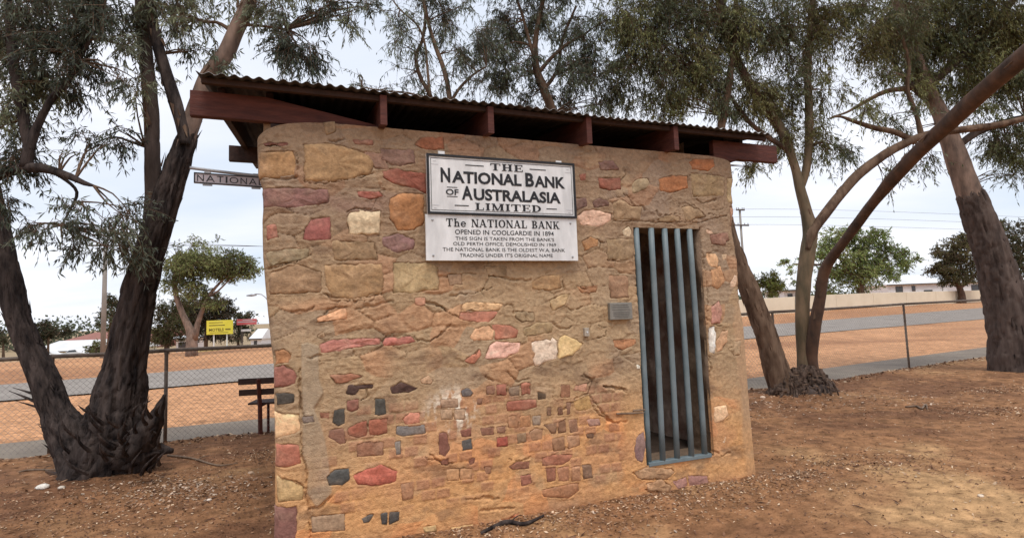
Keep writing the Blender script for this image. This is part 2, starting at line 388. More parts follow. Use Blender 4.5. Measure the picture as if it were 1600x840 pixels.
# ================================================================== STONE BUILDING
DEPTH = 3.4; RISE = .145
hut = thing('stone_building', B0+wd*-2.1-nd*1.5, 'small old bank strongroom of patched rubble stone and brick under a corrugated iron roof', 'building')
UL = [(205, 401), (270, 402), (300, 412), (345, 409), (400, 410), (450, 414), (520, 421), (570, 427), (640, 428), (720, 429), (840, 429)]
UR = [(245, 1146), (280, 1151), (300, 1146), (330, 1151), (350, 1147), (400, 1155), (480, 1160), (560, 1166), (640, 1172), (745, 1182)]
_a = [wl(x, y) for y, x in UL]; _b = [wl(x, y) for y, x in UR]
def uL(z): return np.interp(z, [p[1] for p in _a][::-1], [p[0] for p in _a][::-1])
def uR(z): return np.interp(z, [p[1] for p in _b][::-1], [p[0] for p in _b][::-1])
D0, D1, DZ0, DZ1 = -1.205, -.475, .262, 2.342        # door opening
# stones: (region, colour, points in that region's zoomed picture)
RG = {'A': (400, 160, 2.8), 'E': (400, 440, 4.2), 'G': (410, 590, 3.36), 'H': (660, 400, 3.818), 'I': (660, 580, 3.23), 'J': (880, 220, 4.2), 'K': (900, 340, 2.8), 'L': (900, 580, 3.5)}
ST = '''A 182 134 78|10,215 165,212 178,250 172,322 100,330 12,330
A 180 138 86|208,185 330,180 410,200 500,230 518,270 505,310 420,335 320,350 210,345
A 146 98 92|25,375 120,372 320,380 322,440 200,460 30,458
A 158 76 56|550,300 600,290 690,305 745,310 745,400 690,375 600,355 552,330
A 188 122 60|585,420 640,395 735,400 735,530 690,560 620,560 585,510
A 165 78 62|440,390 540,392 560,410 500,425 450,415
A 172 88 82|205,600 215,550 240,510 325,500 328,600 260,606
A 212 186 145|398,500 410,480 480,472 545,475 545,575 500,580 405,575
A 148 104 102|550,590 620,572 695,600 690,640 620,660 555,630
A 182 140 88|300,710 550,705 560,780 555,830 430,860 330,850 305,800
A 190 160 108|600,700 760,700 800,720 800,820 700,832 600,835
A 154 134 98|40,660 130,640 240,640 230,680 150,700 60,720
A 172 96 54|695,185 720,155 820,152 825,205 740,210
A 126 64 54|30,180 140,175 145,190 40,192
A 150 90 70|420,165 510,165 515,188 430,185
A 136 98 84|540,200 690,210 700,270 600,280 545,250
A 170 98 78|45,540 90,530 100,590 50,605
A 154 124 88|290,90 345,85 350,130 310,145
A 168 130 90|60,745 180,705 285,740 290,830 60,838
A 164 130 88|330,605 520,610 540,690 340,690
A 150 110 88|560,225 585,300 520,290 470,215
E 226 164 112|395,235 490,205 580,168 598,180 598,245 400,268
E 218 154 118|1040,105 1110,105 1115,150 1075,160 1040,145
E 206 124 108|415,410 500,380 640,370 815,370 820,410 700,425 600,440 420,470
E 204 112 96|830,400 850,370 1020,355 1050,390 960,415 835,420
E 195 158 118|405,350 450,325 455,365 405,365
E 198 134 78|125,455 180,440 240,480 215,530 125,545
E 168 98 82|120,560 180,540 240,570 272,620 262,670 180,695 115,700
E 78 74 68|130,735 180,725 255,735 250,790 180,805 135,808
E 86 62 56|595,678 770,672 772,695 680,702 650,745 590,735
E 88 60 54|880,690 950,655 1010,680 1060,700 1000,725 890,735
E 208 162 118|1080,640 1135,610 1160,650 1150,670 1085,665
E 188 118 82|480,610 620,600 700,620 600,660 520,665
G 236 186 130|62,180 195,190 205,285 130,305 65,325
G 208 116 86|70,350 198,345 205,450 130,470 65,470
G 208 168 102|75,515 150,540 215,570 220,640 80,655
G 152 96 86|62,680 185,670 182,760 180,860 60,870
G 142 82 66|445,120 505,110 507,165 470,180 443,165
G 76 76 71|592,110 645,108 652,190 615,200 588,195
G 82 80 74|372,165 432,160 435,240 400,252 368,235
G 154 92 62|300,180 350,185 350,215 305,212
G 174 88 58|450,265 500,235 548,222 552,306 500,315 450,300
G 178 94 62|560,222 655,212 660,290 610,302 560,305
G 142 92 70|350,275 425,265 440,340 410,350 345,310
G 216 132 100|735,215 775,180 825,185 828,235 750,245
G 130 126 124|705,255 850,245 860,290 740,305 700,295
G 154 98 66|495,350 540,335 635,335 638,405 495,415
G 142 132 122|695,335 725,332 730,400 700,405
G 80 82 80|335,515 380,480 455,472 460,530 420,565 350,560
G 204 92 66|470,510 540,480 620,450 655,470 710,490 705,540 620,565 500,560
G 104 98 92|518,735 560,715 585,712 560,755 530,760
G 76 73 70|620,710 658,700 655,768 625,765
G 78 75 72|664,700 720,700 715,745 664,768
G 142 82 66|925,290 965,280 985,370 960,415 925,400
G 188 128 82|725,555 790,545 795,630 735,640
G 122 106 96|205,205 265,195 275,230 215,235
G 188 150 112|255,725 430,712 435,800 260,810
G 216 172 102|840,780 910,770 915,800 850,810
H 220 172 116|235,290 260,275 350,275 480,285 460,325 400,320 300,330 225,325
H 208 126 96|225,330 300,332 400,325 455,328 435,360 400,395 300,390 215,375
H 228 172 122|281,480 310,430 400,407 430,440 420,500 300,503
H 196 116 84|405,407 520,410 572,440 560,485 430,500 425,440
H 228 172 148|370,610 400,530 440,505 580,515 575,570 500,605 400,615
H 232 206 178|645,520 672,500 700,505 735,492 765,500 775,484 790,500 802,498 802,614 760,622 720,632 690,658 668,650 655,610 665,580 650,555
H 230 192 122|806,498 825,478 850,468 880,482 915,495 955,520 940,550 915,570 895,592 860,595 830,608 806,613
H 198 152 96|650,150 710,118 820,110 830,190 760,208 655,195
H 200 164 110|755,265 830,228 885,225 850,290 775,335
H 194 112 78|250,620 340,555 350,590 310,640 260,635
H 168 138 92|595,435 680,395 775,400 775,455 600,480
H 182 122 72|920,180 1050,175 1040,215 950,222
H 194 128 76|1135,500 1270,490 1270,520 1190,560 1140,540
H 164 134 94|370,60 500,60 505,125 400,120
H 168 124 88|1110,110 1230,120 1230,250 1120,250
H 162 126 92|150,110 230,105 240,170 160,180
H 166 138 98|550,330 660,335 670,380 590,395 555,370
I 152 102 76|320,75 360,68 362,115 322,115
I 166 82 60|372,65 425,62 428,118 374,120
I 142 116 92|435,80 490,70 490,120 440,122
I 188 112 82|497,60 545,58 550,115 500,118
I 92 72 52|583,100 625,115 622,140 585,140
I 162 106 70|695,65 745,65 745,130 697,130
I 178 96 68|425,150 500,145 575,140 580,180 520,195 427,200
I 218 168 92|760,150 840,115 855,185 800,200 770,195
I 218 154 118|770,70 830,60 825,100 760,95
I 132 86 60|683,180 705,178 708,218 685,218
I 130 84 60|725,155 748,152 745,215 727,218
I 138 98 70|630,180 650,180 650,222 630,222
I 92 92 96|195,95 225,82 255,110 245,125 200,125
I 142 96 70|275,135 305,135 300,165 275,165
I 146 112 76|475,315 525,308 525,355 480,362
I 172 122 80|538,310 570,285 608,290 605,340 545,352
I 154 108 72|615,270 680,255 675,312 650,315
I 150 104 70|684,254 720,240 728,305 684,311
I 152 102 70|735,245 780,240 785,300 745,310
I 162 112 72|650,340 715,325 720,395 660,402
I 188 132 86|728,325 790,315 795,370 735,390
I 112 76 52|825,310 865,312 862,335 828,333
I 188 76 54|375,335 430,328 432,375 375,378
I 90 88 86|195,348 245,340 252,388 200,398
I 152 86 66|190,295 245,285 245,325 195,330
I 158 102 76|290,285 360,280 362,318 300,322
I 164 112 82|375,280 420,275 418,310 378,312
I 162 96 66|435,480 470,455 538,450 540,490 450,492
I 168 96 70|490,525 545,515 552,560 500,578
I 192 112 76|600,435 650,418 760,415 740,450 700,470 605,475
I 162 96 66|620,485 672,480 672,550 630,555
I 182 118 76|680,485 738,475 740,550 685,555
I 192 132 86|750,480 795,472 795,550 752,552
I 138 102 76|800,470 850,468 858,535 812,542
I 192 132 82|430,225 480,220 485,285 435,285
I 196 132 76|490,225 545,218 548,280 490,285
I 152 132 112|555,225 600,220 598,270 558,272
I 212 152 92|120,490 184,487 184,545 125,550
I 208 148 92|188,487 250,485 250,540 188,545
I 196 126 72|720,570 785,560 790,600 740,640 610,630 600,600
I 234 186 112|140,785 255,768 260,800 160,815
I 216 126 72|300,780 430,738 490,705 480,745 350,790
I 182 142 102|350,800 480,770 605,760 590,780 470,800
I 152 112 112|1075,330 1115,300 1125,380 1110,460 1080,450 1068,400
I 184 134 114|825,240 890,235 900,270 840,275
I 132 76 56|230,440 265,435 262,465 235,468
I 166 112 76|310,480 345,475 345,510 318,520
I 158 92 68|90,440 130,436 132,466 95,470
I 200 160 120|90,190 150,188 150,240 92,242
I 196 158 122|158,190 215,186 216,240 160,242
I 190 150 116|92,140 180,136 182,180 94,184
J 160 84 62|225,245 375,240 378,320 300,330 235,310
J 180 154 114|445,280 490,250 550,248 568,280 530,320 450,350
J 182 108 48|620,250 720,225 815,230 820,310 700,345 630,330
J 182 104 42|820,140 860,118 990,120 998,165 950,200 850,190
J 218 172 142|90,490 140,455 200,448 320,480 318,520 240,565 110,550
J 168 134 94|325,400 380,385 450,430 520,430 505,520 330,520
J 120 84 74|190,400 240,375 300,400 300,430 200,440
J 120 84 78|80,375 150,370 155,430 85,460
J 168 134 94|775,440 820,420 900,460 930,500 800,530
J 158 124 84|625,510 700,485 760,500 765,530 620,530
J 164 134 94|281,640 460,640 462,770 400,785 290,780
J 194 134 74|120,660 180,628 230,650 225,690 140,720
J 194 164 116|1075,240 1118,240 1120,415 1080,405
J 182 134 104|1095,430 1120,435 1112,560 1098,560
J 160 130 86|830,210 960,222 1060,232 1060,360 850,370
J 198 174 138|385,590 430,560 448,590 440,630 400,625
J 218 168 116|935,735 1000,740 1020,790 1010,840 960,820 935,780
J 208 174 134|1040,745 1070,740 1072,775 1045,780
J 210 170 138|935,580 970,590 980,610 938,610
J 154 104 84|960,615 1080,602 1090,650 1050,690 970,680
J 164 94 72|100,225 145,220 140,260 110,265
J 134 92 84|225,140 330,130 370,190 240,195
K 214 154 98|590,230 630,210 655,275 620,315 595,300
K 218 180 146|675,285 690,250 700,252 697,300 676,306
K 204 138 118|590,390 625,360 638,400 632,465 590,465
K 230 222 208|578,480 605,470 612,500 604,598 582,590
K 218 164 114|612,540 640,495 665,490 662,540 640,580 612,590
K 188 154 112|690,540 720,535 718,600 690,605
K 238 224 204|265,640 280,645 280,662 265,660
L 230 184 134|755,195 820,180 835,240 800,270 755,278
L 176 120 106|530,600 600,575 612,645 570,655
L 172 116 104|615,568 720,570 730,610 640,655 622,645
L 196 144 94|385,610 470,590 525,630 520,660 390,650
L 198 148 98|310,545 380,520 520,530 540,550 500,590 380,590 330,580
L 224 190 150|800,385 815,352 820,358 808,390'''
BRICKISH = lambda c: False
stones = []
for ln in ST.split('\n'):
    a, b = ln.split('|'); a = a.split(); ox, oy, s = RG[a[0]]
    pts = [tuple(map(float, p.split(','))) for p in b.split()]
    poly = np.array([wl(ox+x/s, oy+y/s) for x, y in pts])
    if np.cross(np.r_[poly[1:], poly[:1]]-poly, np.r_[poly[2:], poly[:2]]-np.r_[poly[1:], poly[:1]]).sum() < 0: poly = poly[::-1]
    stones.append((np.array([int(c) for c in a[1:4]]), poly, a[0] in 'GI' and len(pts) <= 6 and poly[:, 1].mean() < 1.0))
CR = '''A 12,335 100,332 175,325|A 205,348 320,352 420,338 505,312|A 40,730 150,705 240,660|A 320,165 350,172 385,168|A 400,480 420,465 545,474|A 180,215 182,300 172,325|A 300,845 430,862 555,835|A 50,385 150,380
E 445,80 500,125 660,130 750,125 830,50|E 400,270 470,175 590,165|E 650,180 740,160 830,135 900,130|E 1120,130 1180,150 1250,190|E 825,395 850,365 1020,350 1060,385 1150,385 1220,340|E 340,500 420,480|E 290,560 285,640 290,740 295,840|E 235,200 330,190 390,170
G 200,0 203,180 240,225|G 205,285 205,400 235,500 225,580 245,670 248,840|G 245,690 290,685 360,620|G 110,530 180,545 220,575|G 530,40 560,90 520,110|G 880,400 930,440 1000,450
H 0,270 120,310 210,370 280,360|H 60,500 110,460 170,405|H 400,120 500,125 560,145 650,150|H 780,395 820,435 895,420|H 480,290 540,285 550,340 600,330|H 840,150 850,200|H 370,720 420,745|H 500,680 560,745 640,735|H 1080,775 1170,780 1220,810|H 970,770 1010,740 960,700|H 860,300 900,325 960,300|H 1040,410 1100,430 1090,480 1040,480|H 100,120 230,108 320,100|H 160,232 300,225 420,180
I 760,140 830,110 860,40 800,20|I 915,75 970,78 1020,100|I 840,120 900,200 960,260 1030,250|I 700,200 760,155|I 0,430 60,440 130,470|I 430,440 500,450 540,430|I 220,650 300,635 380,640|I 290,700 460,690|I 330,810 420,785 600,770
J 400,180 410,220 370,260|J 380,345 430,370 460,430 510,430 540,450|J 330,525 480,530 640,535 900,535 960,515 1080,490|J 800,405 860,430 930,495|J 820,220 860,275|J 860,380 910,410 1000,390|J 290,785 400,790 465,770|J 620,520 680,490 740,480 780,485|J 950,480 1000,490|J 220,640 250,670 285,660|J 610,460 640,500
K 540,100 560,200 575,340 570,470|K 580,600 590,640 590,700|K 140,185 250,185|K 590,465 635,470
L 150,80 200,90 240,100 280,100|L 90,190 130,240 200,275|L 310,545 340,575 395,590 500,590|L 380,650 420,665 500,660|L 615,575 630,655|L 560,650 640,660 700,640|L 720,655 780,625 850,600 930,590|L 760,440 800,460 840,440'''
cracks = []
for ln in CR.split('\n'):
    for c in ln.split('|'):
        reg = c[0] if c[0].isalpha() else reg0; reg0 = reg
        ox, oy, s = RG[reg]; cracks.append(np.array([wl(ox+float(p.split(',')[0])/s, oy+float(p.split(',')[1])/s) for p in c[2:].split()]))

def seg_dist(U, Z, P, closed=False):
    d = np.full(U.shape, 9.); n = len(P)
    for i in range(n if closed else n-1):
        a = P[i]; b = P[(i+1) % n]; ab = b-a; t = np.clip(((U-a[0])*ab[0]+(Z-a[1])*ab[1])/(ab@ab+1e-12), 0, 1)
        d = np.minimum(d, np.hypot(U-a[0]-t*ab[0], Z-a[1]-t*ab[1]))
    return d
def in_poly(U, Z, P):
    r = np.zeros(U.shape, bool); n = len(P)
    for i in range(n):
        a = P[i]; b = P[(i+1) % n]
        if a[1] == b[1]: continue
        r ^= ((a[1] > Z) != (b[1] > Z)) & (U < (b[0]-a[0])*(Z-a[1])/(b[1]-a[1])+a[0])
    return r
def rubble(U, Z, seed=0, cu=.27, cz=.15):
    # stones hidden under the render: two nearest cells of a jittered course grid
    row = np.floor(Z/cz); best = np.full(U.shape, 9.); b2 = best.copy(); idv = np.zeros(U.shape)
    for dr in (-1, 0, 1):
        rr = row+dr; off = (rr % 2)*.5; cc = np.floor(U/cu-off)
        for dc in (-1, 0, 1):
            ci = cc+dc
            h1 = _h(ci.astype(np.int64), rr.astype(np.int64), np.zeros(1, np.int64), seed); h2 = _h(ci.astype(np.int64), rr.astype(np.int64), np.ones(1, np.int64), seed)
            x = (ci+off+.5+(h1-.5)*.7)*cu; y = (rr+.5+(h2-.5)*.6)*cz
            d = np.sqrt(((U-x)/cu)**2+((Z-y)/cz)**2)
            m = d < best; b2 = np.where(m, best, np.minimum(b2, d)); idv = np.where(m, h1*7.13+h2, idv); best = np.where(m, d, best)
    return b2-best, idv % 1
def height(U, Z, seed=0, carve=True):
    """relief of the rendered rubble, in metres out of the wall plane, and a colour"""
    wu = U+.05*vn(U*6, Z*6, 0, seed+40); wz = Z+.035*vn(U*5, Z*7, 3, seed+41)
    e, cid = rubble(wu, wz, seed)
    up = smooth(.75, 1.25, Z+.2*vn(U*2, Z*2, 0, seed+5))
    msk = smooth(-.25, .35, vn(U*3.1, Z*3.1, 9, seed+6))
    plate = smooth(0, .25, e)*(.0015+.010*cid)*(.2+.8*up)*(.15+.85*msk)
    h = .012*fbm(U*1.7, Z*2.2, 0, seed+1, 3)+plate*.75+.004*fbm(U*9, Z*14, 0, seed+2, 3)+.0034*fbm(U*28, Z*40, 0, seed+14, 3)
    led = 1-np.abs(fbm(U*4+2*vn(U*3, Z*3, 1, seed+9), Z*13, 0, seed+3, 3))*2.2
    h = h+.005*np.clip(led, 0, 1)**6*(.3+.7*up)
    # slumped lips in the render: a step with a sharp lower edge
    q = fbm(U*3.2, Z*6.5, 4, seed+12, 4)*2.3; fr = q-np.floor(q)
    h = h+.0062*(fr**4)*(.2+.8*up)*smooth(.0, .5, vn(U*2.2, Z*3.1, 8, seed+15))
    h = h-.012*np.exp(-(e/.02)**2)*smooth(.15, .4, vn(U*4.3, Z*4.3, 2, seed+7))*(.3+.7*up)
    h = h+.0016*vn(U*60, Z*60, 0, seed+8)
    return h, e, cid, up, msk
NU, NZ = 600, 432
tt = np.linspace(0, 1, NU)[None]*np.ones((NZ, 1)); zv = np.linspace(-.14, 3.06, NZ)[:, None]*np.ones((1, NU))
# snap grid lines onto the door opening
U = uL(zv)*(1-tt)+uR(zv)*tt
zs = np.linspace(-.14, 3.06, NZ)
for zc in (DZ0, DZ1): zs[np.argmin(abs(zs-zc))] = zc
Z = zs[:, None]*np.ones((1, NU)); U = uL(Z)*(1-tt)+uR(Z)*tt
for uc in (D0, D1):
    for r in range(NZ):
        if DZ0-.03 <= zs[r] <= DZ1+.03: U[r, np.argmin(abs(U[r]-uc))] = uc
Z = Z-.14*np.exp(-((U-uL(Z))/.13))*smooth(2.6, 3.06, Z)**2-.07*np.exp(-((uR(Z)-U)/.09))*smooth(2.7, 3.06, Z)**2
def smooth_h(U, Z):
    h, e, cid, up, msk = height(U, Z)
    dl = U-uL(Z); dr = uR(Z)-U; d = np.minimum(dl, dr); r = .075
    h = h-(r-np.sqrt(np.clip(r*r-np.clip(r-d, 0, r)**2, 0, None)))
    dj = np.where((Z > DZ0) & (Z < DZ1+.02), U-D1, 9.); rj = .035
    h = h-(rj-np.sqrt(np.clip(rj**2-np.clip(rj-np.abs(dj), 0, rj)**2, 0, None)))*(dj >= 0)
    plain = smooth(-.15, -.10, U+.02*vn(Z*5, 0, 0, 77))*smooth(1.75, 1.4, Z)      # smooth cement pilaster, right
    pt = np.array([wl(410+x/3.36, 590+y/3.36) for x, y in ((200, -180), (240, -190), (300, -170), (300, 0), (325, 80), (275, 160), (310, 245), (335, 330), (350, 420), (370, 600), (285, 688), (228, 600), (238, 490), (205, 400), (210, 200), (200, 0))])
    pd = seg_dist(U, Z, pt, True); pin = in_poly(U, Z, pt)
    patch = np.where(pin, smooth(0, .012, pd), 0)
    h = h*(1-.8*patch)+.012*patch
    h = h*(1-.85*plain)+.004*plain
    return h, e, cid, up, msk, plain, patch
H, E_, CID, UP, MSK, PLAIN, PATCH = smooth_h(U, Z)
HB = H.copy()
c_up = alb((160, 129, 97), sat=.78); c_mid = alb((180, 147, 106), sat=.80); c_low = alb((212, 158, 102), sat=.92); c_gr = alb((170, 150, 122))
f1 = fbm(U*1.3, Z*1.5, 0, 51); f2 = fbm(U*5, Z*6, 0, 52)
CC = mixc(np.ones(U.shape+(3,))*c_low, np.array(c_mid), smooth(.35, 1.15, Z+.25*f1))
CC = mixc(CC, np.array(c_up), smooth(1.5, 2.6, Z+.4*f1))
tint = np.stack([1+.10*(CID-.5)+.10*smooth(.6, .9, CID), 1+.02*(CID-.5)-.04*smooth(.6, .9, CID), 1-.18*(CID-.5)], -1)
CC = CC*(1+(tint-1)*(MSK*.9+.1)[..., None])
CC = mixc(CC, np.array(alb((150, 106, 92))), .5*smooth(.25, .6, fbm(U*1.1+3, Z*2.4, 0, 61))*smooth(1.6, 2.2, Z))
CC = mixc(CC, np.array(alb((206, 140, 84))), .5*smooth(.1, .5, fbm(U*2.1, Z*2.4, 0, 62))*smooth(1.1, .5, Z))
CC = mixc(CC, np.array(alb((186, 152, 108))), .45*smooth(.15, .5, fbm(U*3.1, Z*4.4, 0, 63)))
CC = mixc(CC, np.array(alb((118, 88, 66))), .5*smooth(.25, .6, fbm(U*4.1, Z*7, 0, 64)))
# faint brick courses ghosting through the render, low down
bz = .083; bu = .115; rowi = np.floor(Z/bz); uo = U/bu+.5*(rowi % 2)+.15*vn(rowi*3.3, 0, 0, 3)
bd = np.minimum(np.abs(uo-np.round(uo))*bu, np.abs(Z/bz-np.round(Z/bz))*bz)
bid = _h(np.floor(uo).astype(np.int64), rowi.astype(np.int64), np.zeros(1, np.int64), 5)
bm = smooth(.45, .6, bid)*smooth(.004, .012, bd+.004*vn(U*30, Z*30))*smooth(1.05, .9, Z)*smooth(.15, .25, Z)*smooth(-3.95, -3.8, U)*smooth(-1.35, -1.5, U)*smooth(-.3, .2, vn(U*2.3, Z*2.3, 6, 9)+.3)
H += .004*bm-.002*smooth(.01, .0, bd)*smooth(1.05, .9, Z)*(U < -1.4)
CC = mixc(CC, np.array(alb((176, 112, 76))), bm*.55)
ws = .8*smooth(.05, .45, fbm(U*22, Z*6, 0, 70)+.5*fbm(U*60, Z*40, 0, 71))*np.exp(-(((U-wl(708, 640)[0])/.2)**2+((Z-wl(708, 640)[1])/.16)**2)**2)
CC = mixc(CC, np.array(alb((232, 214, 186))), np.clip(ws*1.3, 0, 1))
CC = mixc(CC, np.array(c_gr), PATCH*(.55+.25*f2)); CC = mixc(CC, np.array(alb((190, 148, 102))), PLAIN*.8*smooth(.3, .9, Z+.1)+PLAIN*.3)
CC = mixc(CC, np.array(alb((178, 116, 72))), .4*smooth(.14, .0, Z+.06*f2)); CC *= (1+.10*f2+.06*vn(U*40, Z*40))[..., None]
for P in cracks:
    lo = P.min(0)-.05; hi = P.max(0)+.05
    m = (U > lo[0]) & (U < hi[0]) & (Z > lo[1]) & (Z < hi[1])
    if not m.any(): continue
    u_, z_ = U[m], Z[m]; d = seg_dist(u_+.010*vn(u_*28, z_*28, 1, 91)+.006*vn(u_*70, z_*70, 1, 94), z_+.010*vn(u_*28, z_*28, 5, 92)+.006*vn(u_*70, z_*70, 1, 95), P)
    w = .0055+.004*vn(u_*9, z_*9, 0, 93)
    # a crack with its upper plate standing a little proud
    H[m] -= .022*np.exp(-(d/w)**2); H[m] += .005*np.exp(-(d/.035)**2)
SH = []
for col, P, brk in stones:
    lo = P.min(0)-.03; hi = P.max(0)+.03
    m = (U > lo[0]) & (U < hi[0]) & (Z > lo[1]) & (Z < hi[1])
    if not m.any(): SH.append(0); continue
    u_, z_ = U[m], Z[m]; d = seg_dist(u_, z_, P, True)*np.where(in_poly(u_, z_, P), -1, 1)
    dn_ = d+.009*vn(u_*26, z_*26, 7, 97)+.004*vn(u_*80, z_*80, 7, 98); H[m] -= .015*smooth(.001, -.010, dn_); H[m] += .003*np.exp(-((d-.006)/.010)**2)
WV = B0[None, None]+wd*U[..., None]+nd*H[..., None]; WV[..., 2] = Z
ix = np.arange(NU*NZ).reshape(NZ, NU)
Um = (U[:-1, :-1]+U[1:, 1:])/2; Zm = (Z[:-1, :-1]+Z[1:, 1:])/2
keep = ~((Um > D0) & (Um < D1) & (Zm > DZ0) & (Zm < DZ1))
Fw = np.stack([ix[:-1, :-1], ix[:-1, 1:], ix[1:, 1:], ix[1:, :-1]], -1)[keep]
mesh_np('front_wall', WV, Fw, MT['mortar'], hut, np.clip(CC, .01, .85).reshape(-1, 3))

def stone_mesh(P, col, k, thin=.03, pop=.008, brk=False, place=None, hb=None):
    rg = np.random.default_rng(k*31+5); n0 = len(P); O = []
    for i in range(n0):
        a, b = P[i], P[(i+1) % n0]; m = max(1, int(np.linalg.norm(b-a)/(.035 if brk else .03)))
        nrm = np.array([b[1]-a[1], a[0]-b[0]]); nrm = nrm/(np.linalg.norm(nrm)+1e-9)
        for j in range(m):
            O.append(a+(b-a)*j/m+nrm*rg.normal(0, .0018 if brk else (.0050 if j else .002)))
    O = np.array(O); c = O.mean(0); n = len(O)
    rings = [(1.0, -thin), (1.0, -.003), (.90, pop*.8), (.72, pop), (.38, pop*1.1)]
    if brk: rings = [(1.0, -thin), (1.0, -.001), (.86, pop), (.5, pop)]
    V = []; Q = []
    for ri, (s, h) in enumerate(rings):
        q = c+(O-c)*s; r = h+(rg.normal(0, .0022 if not brk else .0008, n) if ri > 0 else 0)+(.006 if not brk else .002)*vn(q[:, 0]*14+k, q[:, 1]*30, k, 3)*(ri > 1)
        V.append(np.c_[q, r])
    V.append(np.array([[c[0], c[1], pop*1.1]])); V = np.vstack(V); m = len(rings)
    F = [(r*n+j, r*n+(j+1) % n, (r+1)*n+(j+1) % n, (r+1)*n+j) for r in range(m-1) for j in range(n)]
    F += [((m-1)*n+j, (m-1)*n+(j+1) % n, m*n) for j in range(n)]
    base = hb(V[:, 0], V[:, 1])
    # colour: bands and blotches of the stone itself
    a = fbm(V[:, 0]*9+k*3.1, V[:, 1]*26+k, k, 7, 3); t = 1+.42*a[:, None]*np.array([1, 1.05, 1.1])
    lum = np.mean(col); dust = (.05 if abs(lum-135) > 45 else .13)+.45*np.clip(fbm(V[:, 0]*13, V[:, 1]*13, k, 9, 2)-.05, 0, 1)[:, None]+.15*(np.arange(len(V)) < 2*n)[:, None]
    cc = (np.array(alb(col, k=1.10 if lum > 165 else .92, sat=.82))*(1-dust)+np.array(alb((172, 138, 104)))*dust)*t*(1+rg.normal(0, .05, (len(V), 1)))
    return V, F, base, np.clip(cc, .01, .85)
def front_h(u, z):
    return smooth_h(u, z)[0]
for k, (col, P, brk) in enumerate(stones):
    V, F, base, cc = stone_mesh(P, col, k, brk=brk, pop=.004+.006*((k*37) % 10)/10 if not brk else .003+.004*((k*37) % 10)/10, hb=front_h)
    base = base*.6+.4*base.mean()
    W = B0+wd*V[:, :1]+nd*(V[:, 2:]+base[:, None]); W[:, 2] = V[:, 1]
    mesh_np('brick' if brk else 'stone', W, F, MT['stone'], hut, cc)

# the other walls: same rendered rubble
def plain_wall(name, O, du_, nn, length, ztop, z0=-.1, step=.03, mat=None, seed=20, amp=1., col=(160, 126, 90), round_=True, shift=None):
    nu = int(length/step)+1; nz_ = int(3.3/step)+1
    u = np.linspace(0, length, nu)[None]*np.ones((nz_, 1)); t = np.linspace(0, 1, nz_)[:, None]
    z = z0+(ztop(u)-z0)*t
    h, e, cid, up, msk = height(u, z, seed); h = h*amp
    if round_:
        d = np.minimum(u, length-u); r = .07; h = h-(r-np.sqrt(np.clip(r*r-np.clip(r-d, 0, r)**2, 0, None)))
    c = np.array(alb(col))*(1+.15*fbm(u*2, z*2, 0, seed+3)[..., None])*np.stack([1+.16*(cid-.5), 1+0*cid, 1-.2*(cid-.5)], -1)
    V = np.asarray(O)+np.asarray(du_)*u[..., None]+np.asarray(nn)*h[..., None]; V[..., 2] = z
    if shift is not None: V = V+wd*shift(z)[..., None]
    i = np.arange(nu*nz_).reshape(nz_, nu); F = np.stack([i[:-1, :-1], i[:-1, 1:], i[1:, 1:], i[1:, :-1]], -1).reshape(-1, 4)
    return mesh_np(name, V, F, mat or MT['mortar'], hut, np.clip(c, .01, .8).reshape(-1, 3)), seed
ZT = 3.05
UL0, UR0 = -4.24, .02
rise = lambda v: ZT+RISE*v
side_specs = [('left_wall', WP(UL0, DEPTH, 0), nd, -wd, DEPTH-.06, lambda u: rise(DEPTH-u)+.09, 21),
              ('right_wall', WP(UR0, .06, 0), -nd, wd, DEPTH-.06, lambda u: rise(u+.06)+.09, 22),
              ('back_wall', WP(UR0, DEPTH, 0), -wd, -nd, UR0-UL0, lambda u: rise(DEPTH)-.02+0*u, 23)]
for nm, O, dd, nn, ln, zt, sd_ in side_specs:
    shf = (lambda z: uL(z)+.035-UL0) if nm == 'left_wall' else (lambda z: uR(z)-.035-UR0) if nm == 'right_wall' else (lambda z: 0*z)
    plain_wall(nm, O, dd, nn, ln, zt, seed=sd_, shift=shf)
    for k in range(26):       # loose-set stones showing through
        rg = np.random.default_rng(sd_*100+k); cu_, cz_ = rg.uniform(.3, ln-.3), rg.uniform(.25, 2.7); a_, b_ = rg.uniform(.06, .17), rg.uniform(.04, .09)
        th = np.linspace(0, 2*np.pi, 7)[:-1]+rg.normal(0, .15, 6); P = np.c_[cu_+a_*np.sign(np.cos(th))*np.abs(np.cos(th))**.6, cz_+b_*np.sign(np.sin(th))*np.abs(np.sin(th))**.6]
        col = np.array([(182, 134, 78), (146, 98, 92), (165, 85, 62), (205, 180, 140), (188, 128, 70)][rg.integers(5)])
        V, F, base, cc = stone_mesh(P, col, 500+sd_*30+k, hb=lambda u, z: height(u, z, sd_)[0])
        W = np.asarray(O)+np.asarray(dd)*V[:, :1]+np.asarray(nn)*(V[:, 2:]+base[:, None]); W[:, 2] = V[:, 1]; W = W+wd*shf(V[:, 1])[:, None]
        mesh_np('stone', W, F, MT['stone'], hut, cc)
TH = .34
inn = MB()
def quadgrid(mb, A, a, b, na, nb, nn, amp, seed):
    A, a, b, nn = map(lambda q: np.asarray(q, float), (A, a, b, nn)); s, t = np.meshgrid(np.linspace(0, 1, na), np.linspace(0, 1, nb))
    V = A+a*s[..., None]+b*t[..., None]; d = fbm(V[..., 0]*4, V[..., 1]*4, V[..., 2]*4, seed, 3)*amp
    ed = np.minimum(np.minimum(s, 1-s), np.minimum(t, 1-t)) > 0
    V = V+nn*(d*ed)[..., None]
    i = np.arange(na*nb).reshape(nb, na); mb.add(V.reshape(-1, 3), np.stack([i[:-1, :-1], i[:-1, 1:], i[1:, 1:], i[1:, :-1]], -1).reshape(-1, 4).tolist())
